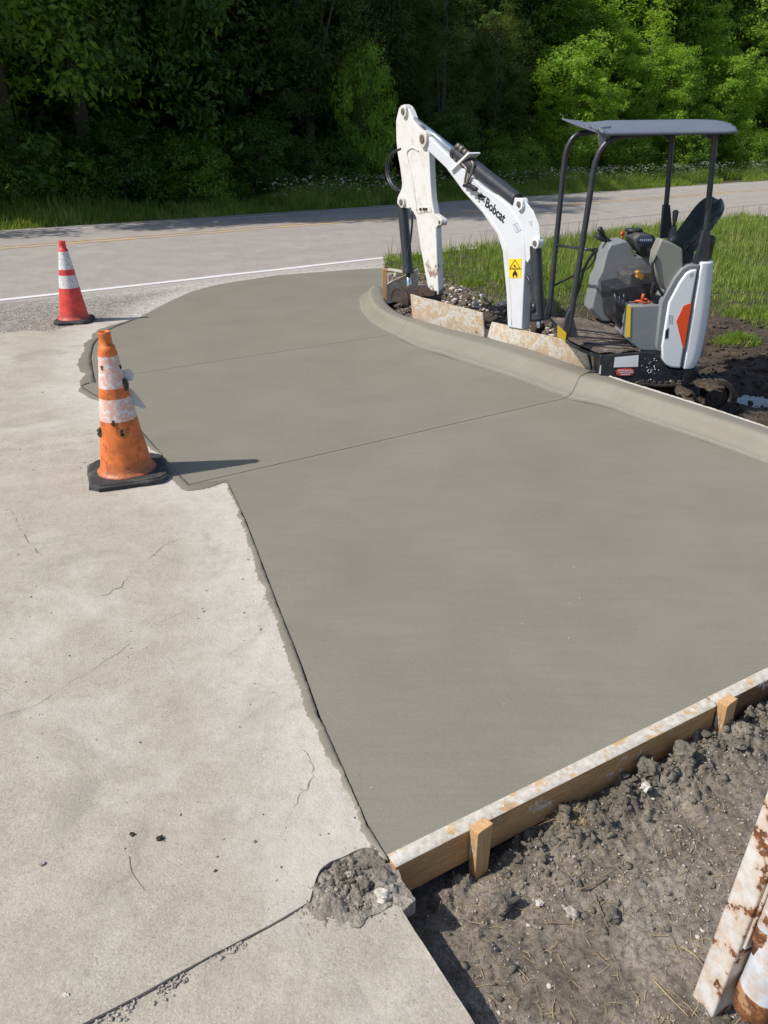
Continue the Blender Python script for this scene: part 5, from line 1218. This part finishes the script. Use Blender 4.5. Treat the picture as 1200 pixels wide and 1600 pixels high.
# ------------------------------------------------------------------ stones, clods, twigs
def rocks(name, pts, rad, m, label, catg, flat=.7, sub=1):
    bmx = bmesh.new(); bmesh.ops.create_icosphere(bmx, subdivisions=sub, radius=1); U = np.array([v.co[:] for v in bmx.verts]); Fi = np.array([[v.index for v in f.verts] for f in bmx.faces]); bmx.free()
    n = len(pts); k = len(U); J = 1 + RS.uniform(-.5, .45, (n, k, 1)); A = RS.rand(n) * 2 * np.pi
    W = U[None] * J * rad[:, None, None] * np.stack([RS.uniform(.55, 1.5, n), RS.uniform(.55, 1.3, n), flat * RS.uniform(.6, 1.2, n)], 1)[:, None, :]
    X = W[:, :, 0] * np.cos(A)[:, None] - W[:, :, 1] * np.sin(A)[:, None]; Y = W[:, :, 0] * np.sin(A)[:, None] + W[:, :, 1] * np.cos(A)[:, None]
    V = np.stack([X, Y, W[:, :, 2]], -1) + pts[:, None, :]; F = (Fi[None] + (np.arange(n) * k)[:, None, None]).reshape(-1, 3)
    return meta(npmesh(name, V.reshape(-1, 3), F, m), label, catg, None, 'stuff')
def scat(n, xr, yr, f, zf, r0, r1, pw=3):
    x = RS.uniform(*xr, n); y = RS.uniform(*yr, n); k = f(x, y) > RS.rand(n); x, y = x[k], y[k]; r = r0 + (r1 - r0) * RS.rand(len(x)) ** pw; return np.column_stack([x, y, zf(x, y) + r * .15]), r
dpA = np.array(dp)
def in_dirt(x, y):
    P = np.column_stack([x, y]); return inside(P, dpA) & (nearest(P, dpA, True)[0] > .02)
p_, r_ = scat(20000, (0, 1.9), (.7, 2.7), lambda x, y: in_dirt(x, y) * np.clip((fbm(x, y, 4, 4) - .36) * 5, .06, 1), dirt_z, .0012, .006); rocks('fine_gravel', p_, r_, M['stone'], 'fine grey gravel spread over the foreground dirt', 'gravel')
p_, r_ = scat(1700, (0, 1.9), (.7, 2.7), lambda x, y: in_dirt(x, y) * np.clip((fbm(x + 4, y, 5, 4) - .42) * 6, .04, 1), dirt_z, .0018, .010, 4); rocks('pale_gravel', p_, r_, M['paleston'], 'scattered pale chips on the foreground dirt', 'gravel')
p_, r_ = scat(4500, (0, 1.9), (.7, 2.7), lambda x, y: in_dirt(x, y) * np.clip((fbm(x + 14, y, 3, 4) - .46) * 5, .02, 1), dirt_z, .002, .014, 3); rocks('dirt_crumbs', p_, r_, M['clod'], 'dark crumbs of earth over the foreground dirt', 'dirt crumbs')
# clods heaped along the long board
q0 = Vector(FL); fd2 = Vector((fd.x, fd.y)); n_ = 1100
al = RS.uniform(.45, 2.1, n_); ds = .055 + np.abs(RS.normal(0, .055, n_)); x = q0.x + fd.x * al + fd.y * ds; y = q0.y + fd.y * al - fd.x * ds; r_ = .004 + .015 * RS.rand(n_) ** 3
rocks('board_clods', np.column_stack([x, y, dirt_z(x, y) + r_ * .2]), r_, M['clod'], 'olive grey clods banked against the long form board', 'clods', .75, 1)
# rubble at the broken corner and along the old joint
jp = np.array(crack_pts)
def heap(n, c, sx, sy, r0, r1, m, nm, lab, z0=0.0, hh=.02):
    x = RS.normal(c[0], sx, n); y = RS.normal(c[1], sy, n); r = r0 + (r1 - r0) * RS.rand(n) ** 3; k = ~in_dirt(x, y) & ~inside(np.column_stack([x, y]), np.array(slab_poly)); x, y, r = x[k], y[k], r[k]
    z = z0 + hh * np.exp(-(((x - c[0]) / sx) ** 2 + ((y - c[1]) / sy) ** 2)) * RS.rand(len(x)) + r * .3
    rocks(nm, np.column_stack([x, y, z]), r, m, lab, 'rubble', .8, 1)
c = G(562, 1368); heap(700, (c.x, c.y), .07, .055, .0010, .010, M['clod'], 'corner_rubble', 'wet crumbled mortar heaped at the near corner of the slab', -.01, .022)
c = G(545, 1392); heap(1500, (c.x - .04, c.y), .14, .05, .0015, .009, M['stone'], 'corner_grit', 'grit and broken stones below the slab corner', -.015, .012)
t_ = RS.rand(2600) ** 1.0 * 2.2; off_ = np.abs(RS.normal(0, .022, 2600)) ; x = DJ[0][0] + djd.x * t_ + djd.y * -1 * -off_ * -1; y = DJ[0][1] + djd.y * t_ - off_ * 1.0; x = DJ[0][0] + djd.x * t_ - djd.y * off_ * -1 * -1; kk = fbm(x, y, 7, 3) > .30
dn = Vector((-djd.y, djd.x)); dn = dn if dn.y < 0 else -dn
x = DJ[0][0] + djd.x * t_ + dn.x * off_; y = DJ[0][1] + djd.y * t_ + dn.y * off_; r_ = .0010 + .0050 * RS.rand(2600) ** 3.5
rocks('joint_grit', np.column_stack([x, y, -.008 + r_ * .3])[kk], r_[kk], M['stone'], 'grit gathered along the diagonal joint of the old pavement', 'grit', .7, 1)
pp = g2([(610, 1338), (594, 1310), (572, 1312), (540, 1326), (500, 1342), (486, 1368), (474, 1412), (505, 1444), (552, 1448), (590, 1424), (612, 1408), (632, 1420), (650, 1404), (628, 1372), (622, 1352)])
_pp = []
for _i in range(len(pp)):
    _a = np.array(pp[_i]); _b = np.array(pp[(_i + 1) % len(pp)])
    for _k in range(6):
        _q = _a + (_b - _a) * _k / 6; _n = np.array([_b[1] - _a[1], _a[0] - _b[0]]); _n /= np.hypot(*_n)
        _out = 0 < _i < 10
        _pp.append(tuple(_q + _n * (float(fbm(_q[:1], _q[1:], 30, 4, .7)[0]) - .5) * (.045 if _out else .008)))
pp = _pp; ppA = np.array(pp)
def patch_z(x, y):
    d = nearest(np.column_stack([x, y]), ppA, True)[0]; e = np.clip(d / .03, 0, 1)
    return -.0075 + np.clip(d / .06, 0, 1) * .006 + (fbm(x, y, 22, 6, .65) - .47) * .050 * (.35 + .65 * e) + (fbm(x + 3, y, 75, 4, .6) - .42) * .010
xs = axis([(ppA[:, 0].min() - .01, ppA[:, 0].max() + .01, .003)]); ys = axis([(ppA[:, 1].min() - .01, ppA[:, 1].max() + .01, .003)])
M['patch'] = m_soil('crumbled_mortar', (.23, .20, .165), (.36, .32, .27), (.47, .43, .37), (.58, .54, .48), 110, .9)
meta(sheet('broken_corner', pp, xs, ys, patch_z, M['patch'], .05), kind='structure')
# crumbs on the driveway
def on_drive(x, y):
    P = np.column_stack([x, y]); return inside(P, np.array(up_poly)) * 1.0
p_, r_ = scat(2600, (-3, .2), (1.0, 6.5), lambda x, y: on_drive(x, y) * np.clip((fbm(x, y, 2, 3) - .45) * 6, .08, 1), up_z, .0012, .006, 4); rocks('driveway_crumbs', p_, r_, M['clod'], 'dark crumbs scattered over the old driveway', 'crumbs')
p_, r_ = scat(500, (-1.2, 1.6), (1.7, 7), lambda x, y: inside(np.column_stack([x, y]), np.array(slab_poly)) * .16, slab_z, .0012, .0045, 3); rocks('slab_grit', p_, r_, M['paleston'], 'tiny pale grains lying on the fresh slab', 'grit')
# rubble bank behind the thin boards
x = RS.uniform(.1, 2.1, 15000); y = RS.uniform(7.4, 12.3, 15000); yi = np.interp(x, GRa[:, 0], GRa[:, 1]); P = np.column_stack([x, y]); k = inside(P, np.array(soil_poly)) & (y < yi + .3) & (fbm(x, y, 2.5, 3) > .36); x, y = x[k], y[k]; r_ = .008 + .038 * RS.rand(len(x)) ** 3
nn_ = RS.rand(len(x)); z = soil_z(x, y) + r_ * .2
rocks('bank_rubble', np.column_stack([x, y, z])[nn_ < .86], r_[nn_ < .86], m_soil('brown_rubble', (.08, .062, .048), (.17, .135, .105), (.27, .22, .18), pscale=30, pa=.2), 'brown rubble bank behind the thin boards', 'rubble')
rocks('bank_stones', np.column_stack([x, y, z])[nn_ >= .86], r_[nn_ >= .86], M['paleston'], 'pale broken stones in the bank behind the thin boards', 'rubble')
x = RS.uniform(1.9, 6, 9000); y = RS.uniform(4.3, 9, 9000); P = np.column_stack([x, y]); k = inside(P, np.array(soil_poly)) & (nearest(P, np.array(kb))[0] > .05) & (fbm(x, y, 2, 3) > .40); x, y = x[k], y[k]; r_ = .006 + .03 * RS.rand(len(x)) ** 4
rocks('mud_clods', np.column_stack([x, y, soil_z(x, y) + r_ * .2]), r_, M['mud'], 'clods of dark mud around the digger tracks', 'clods')
# single stones and clods that stand out
def rock(px, py, r, m, label, z=0., name='stone', sc=(1, .8, .6), grp='loose stones and clods'):
    g = G(px, py, z); b = MB(); b.sphere((0, 0, 0), r, 3, .45, sc, seed=px); o = b.build(name, m, None, smooth=False); o.location = (g.x, g.y, z + r * sc[2] * .5); o.rotation_euler = (random.uniform(-.2, .2), .1, random.uniform(0, 6)); return meta(o, label, name, grp)
rock(250, 1311, .011, M['clodk'], 'round brown clod on the driveway, the larger of the near pair', name='clod'); rock(207, 1304, .008, M['clodk'], 'small split clod just left of the round brown clod', name='clod')
rock(65, 1350, .008, M['stone'], 'flat grey pebble near the lower left edge of the photo', name='pebble'); rock(337, 1361, .005, M['clodk'], 'tiny dark pebble right of the long straw', name='pebble')
rock(103, 1556, .008, M['paleston'], 'white pebble in the bottom left corner', name='pebble'); rock(561, 1089, .006, M['paleston'], 'white pebble on the slab, halfway down its left edge', name='pebble'); rock(580, 1232, .006, M['paleston'], 'white pebble on the slab near its front left corner', name='pebble')
rock(600, 1404, .024, M['paleston'], 'angular whitish chip of broken concrete at the slab corner', -.01, 'stone', (1, .8, .8))
rock(785, 1412, .034, M['clod'], 'smooth olive mortar lump right below the near stake', -.12, 'clod', (.8, 1.2, .7)); rock(790, 1368, .018, M['clod'], 'small mortar lump right behind the near stake', -.15, 'clod')
rock(893, 1428, .020, M['stone'], 'grey oval stone in the middle of the foreground dirt', -.125); rock(843, 1412, .013, M['paleston'], 'small pinkish white stone above the grey oval stone', -.125)
rock(955, 1432, .024, M['clod'], 'rounded mortar lump right of the grey oval stone', -.125, 'clod'); rock(1008, 1232, .02, M['paleston'], 'white crumb of mortar among the clods by the long board', -.08)
rock(1070, 1180, .045, M['clod'], 'large dark clod left of the far stake', -.075, 'clod', (1, .8, .7)); rock(1010, 1205, .040, M['clod'], 'knobbly clod banked on the long board', -.085, 'clod', (1, .8, .7)); rock(1150, 1165, .035, M['clod'], 'clod right of the far stake foot', -.085, 'clod')
rock(620, 1415, .018, M['clod'], 'brown crumb wedged between slab corner and dirt', -.08, 'clod'); rock(571, 1385, .020, M['clod'], 'wet mortar crumb on the broken corner of old pavement', .0, 'clod'); rock(548, 1368, .014, M['stone'], 'grey stone half sunk at the broken pavement corner', .0)
rock(1070, 618, .07, M['mud'], 'long mud lump lying on the near digger track', .02, 'clod', (1.8, .8, .5)); rock(1108, 604, .06, M['mud'], 'mud lump packed on top of the track above the wheel', .07, 'clod', (1.7, 1.2, .45)); rock(1141, 628, .05, M['mud'], 'mud lump pressed against the rear end of the track', -.10, 'clod', (1, 1, 1)); rock(1092, 636, .06, M['mud'], 'mud lump in front of the track wheel by the kerb', -.08, 'clod', (1.6, .7, .8))
for i, (px, py, r) in enumerate(((640, 552, 0.05),)): pass
rock(785, 478, .05, M['paleston'], 'large white stone on the bank left of the boom foot', .03, 'stone', (1.2, .8, .7)); rock(744, 477, .045, M['paleston'], 'pale block of rubble above the joint of the thin boards', .03, 'stone', (.8, .8, 1))
# straws and twigs
def twig(pts, r, m, label, name='twig', z=None):
    P = cat(pts, 5); c = P[0].copy(); b = MB(); b.tube([p - c for p in P], [r * (1 - .5 * i / len(P)) for i in range(len(P))], 6); o = b.build(name, m); o.location = c; return meta(o, label, name, 'straws and twigs')
M['twig'] = m_plain('brown_twig', (.20, .14, .09), .85, amt=.3)
def dz(px, py, h=.006): g = G(px, py, -.13); return Vector((g.x, g.y, float(dirt_z(np.array([g.x]), np.array([g.y]))[0]) + h))
twig([G(201, 1337, .003), G(204, 1362, .006), G(226, 1391, .003)], .0012, M['dry'], 'long bent straw on the driveway', 'straw')
twig([dz(905, 1395), dz(925, 1388, .012), dz(952, 1372)], .003, M['twig'], 'thick dark twig in the middle of the dirt')
twig([dz(930, 1400), dz(935, 1425, .02), dz(950, 1450)], .0022, M['twig'], 'thin twig forking down from the dirt centre')
twig([dz(850, 1440), dz(885, 1442, .01), dz(905, 1452)], .0018, M['twig'], 'fine root left of the mortar lump')
twig([dz(1020, 1530), dz(1045, 1562, .01), dz(1075, 1592)], .0022, M['dry'], 'pale straw pointing at the foot of the gate post', 'straw')
twig([dz(1065, 1480), dz(1085, 1500, .015), dz(1100, 1512)], .0022, M['dry'], 'short straw left of the gate post', 'straw')
n_ = 520; g = [dz(RS.uniform(640, 1150), RS.uniform(1250, 1620), .002) for _ in range(n_)]; g = np.array([q[:] for q in g]); kk = in_dirt(g[:, 0], g[:, 1]); g = g[kk]; n_ = len(g)
b = MB()
for q in g:
    a = random.uniform(0, 6.28); L_ = random.uniform(.012, .06); m_ = Vector(q); e = m_ + Vector((math.cos(a) * L_, math.sin(a) * L_, random.uniform(-.003, .008))); mid = m_.lerp(e, .5) + Vector((random.uniform(-.006, .006), random.uniform(-.006, .006), random.uniform(0, .008))); rr_ = random.uniform(.0004, .0011); b.tube([m_, mid, e], [rr_, rr_, rr_ * .5], 4, False)
meta(b.build('straw_litter', M['dry']), 'fine dry straw and roots littering the foreground dirt', 'straw', None, 'stuff')
c = dz(895, 1290, .0); n_ = 230; a = RS.rand(n_) * 2 * np.pi; rr_ = .035 * RS.rand(n_) ** .5
o = blades('dry_grass_tuft', rr_ * np.cos(a) * 1.5, rr_ * np.sin(a), 0 * a, RS.uniform(.02, .05, n_), .0022 + 0 * a, M['dry'], 'dry straw-coloured grass tuft below the middle of the long board', 'grass tuft', 2.6, None, None); o.location = c
# pine twigs dropped on old asphalt etc are too small to see

# long hairline cracks across the old driveway
M['crk'] = m_plain('crack_dark', (.13, .11, .09), .95, amt=.3)  # dark colour of the thin crack strips
def crack(px, w0, m=M['crk']):
    P = cat([G(a, b) for a, b in px], 1); fine = []
    for a, b in zip(P, P[1:]):
        k = max(1, int((b - a).length / .006)); fine += [a + (b - a) * i / k for i in range(k)]
    A = np.array([f[:] for f in fine]); n = len(A); d = np.gradient(A[:, :2], axis=0); d /= np.linalg.norm(d, axis=1)[:, None]; nn = np.column_stack([-d[:, 1], d[:, 0]])
    off = (fbm(A[:, 0], A[:, 1], 9, 5, .7) - .5) * .06; w = w0 * np.clip((fbm(A[:, 0] + 3, A[:, 1], 14, 4, .65) - .36) * 4, .0, 1.6)
    c = A[:, :2] + nn * off[:, None]; L_ = c + nn * w[:, None] / 2; R_ = c - nn * w[:, None] / 2; z = up_z(c[:, 0], c[:, 1]) + .0022
    V = np.concatenate([np.column_stack([L_, z]), np.column_stack([R_, z])]); i = np.arange(n - 1)[:, None]
    npmesh('crack', V, np.concatenate([i, i + n, i + n + 1, i + 1], 1), m)['kind'] = 'structure'
crack([(-20, 1130), (60, 1098), (150, 1043), (200, 1005), (245, 978), (290, 955)], .0013)
crack([(160, 932), (190, 918), (215, 888), (260, 852), (305, 832)], .0026)
crack([(455, 1262), (480, 1235), (492, 1200), (478, 1170)], .0018)
crack([(20, 800), (45, 850), (80, 880)], .0028)
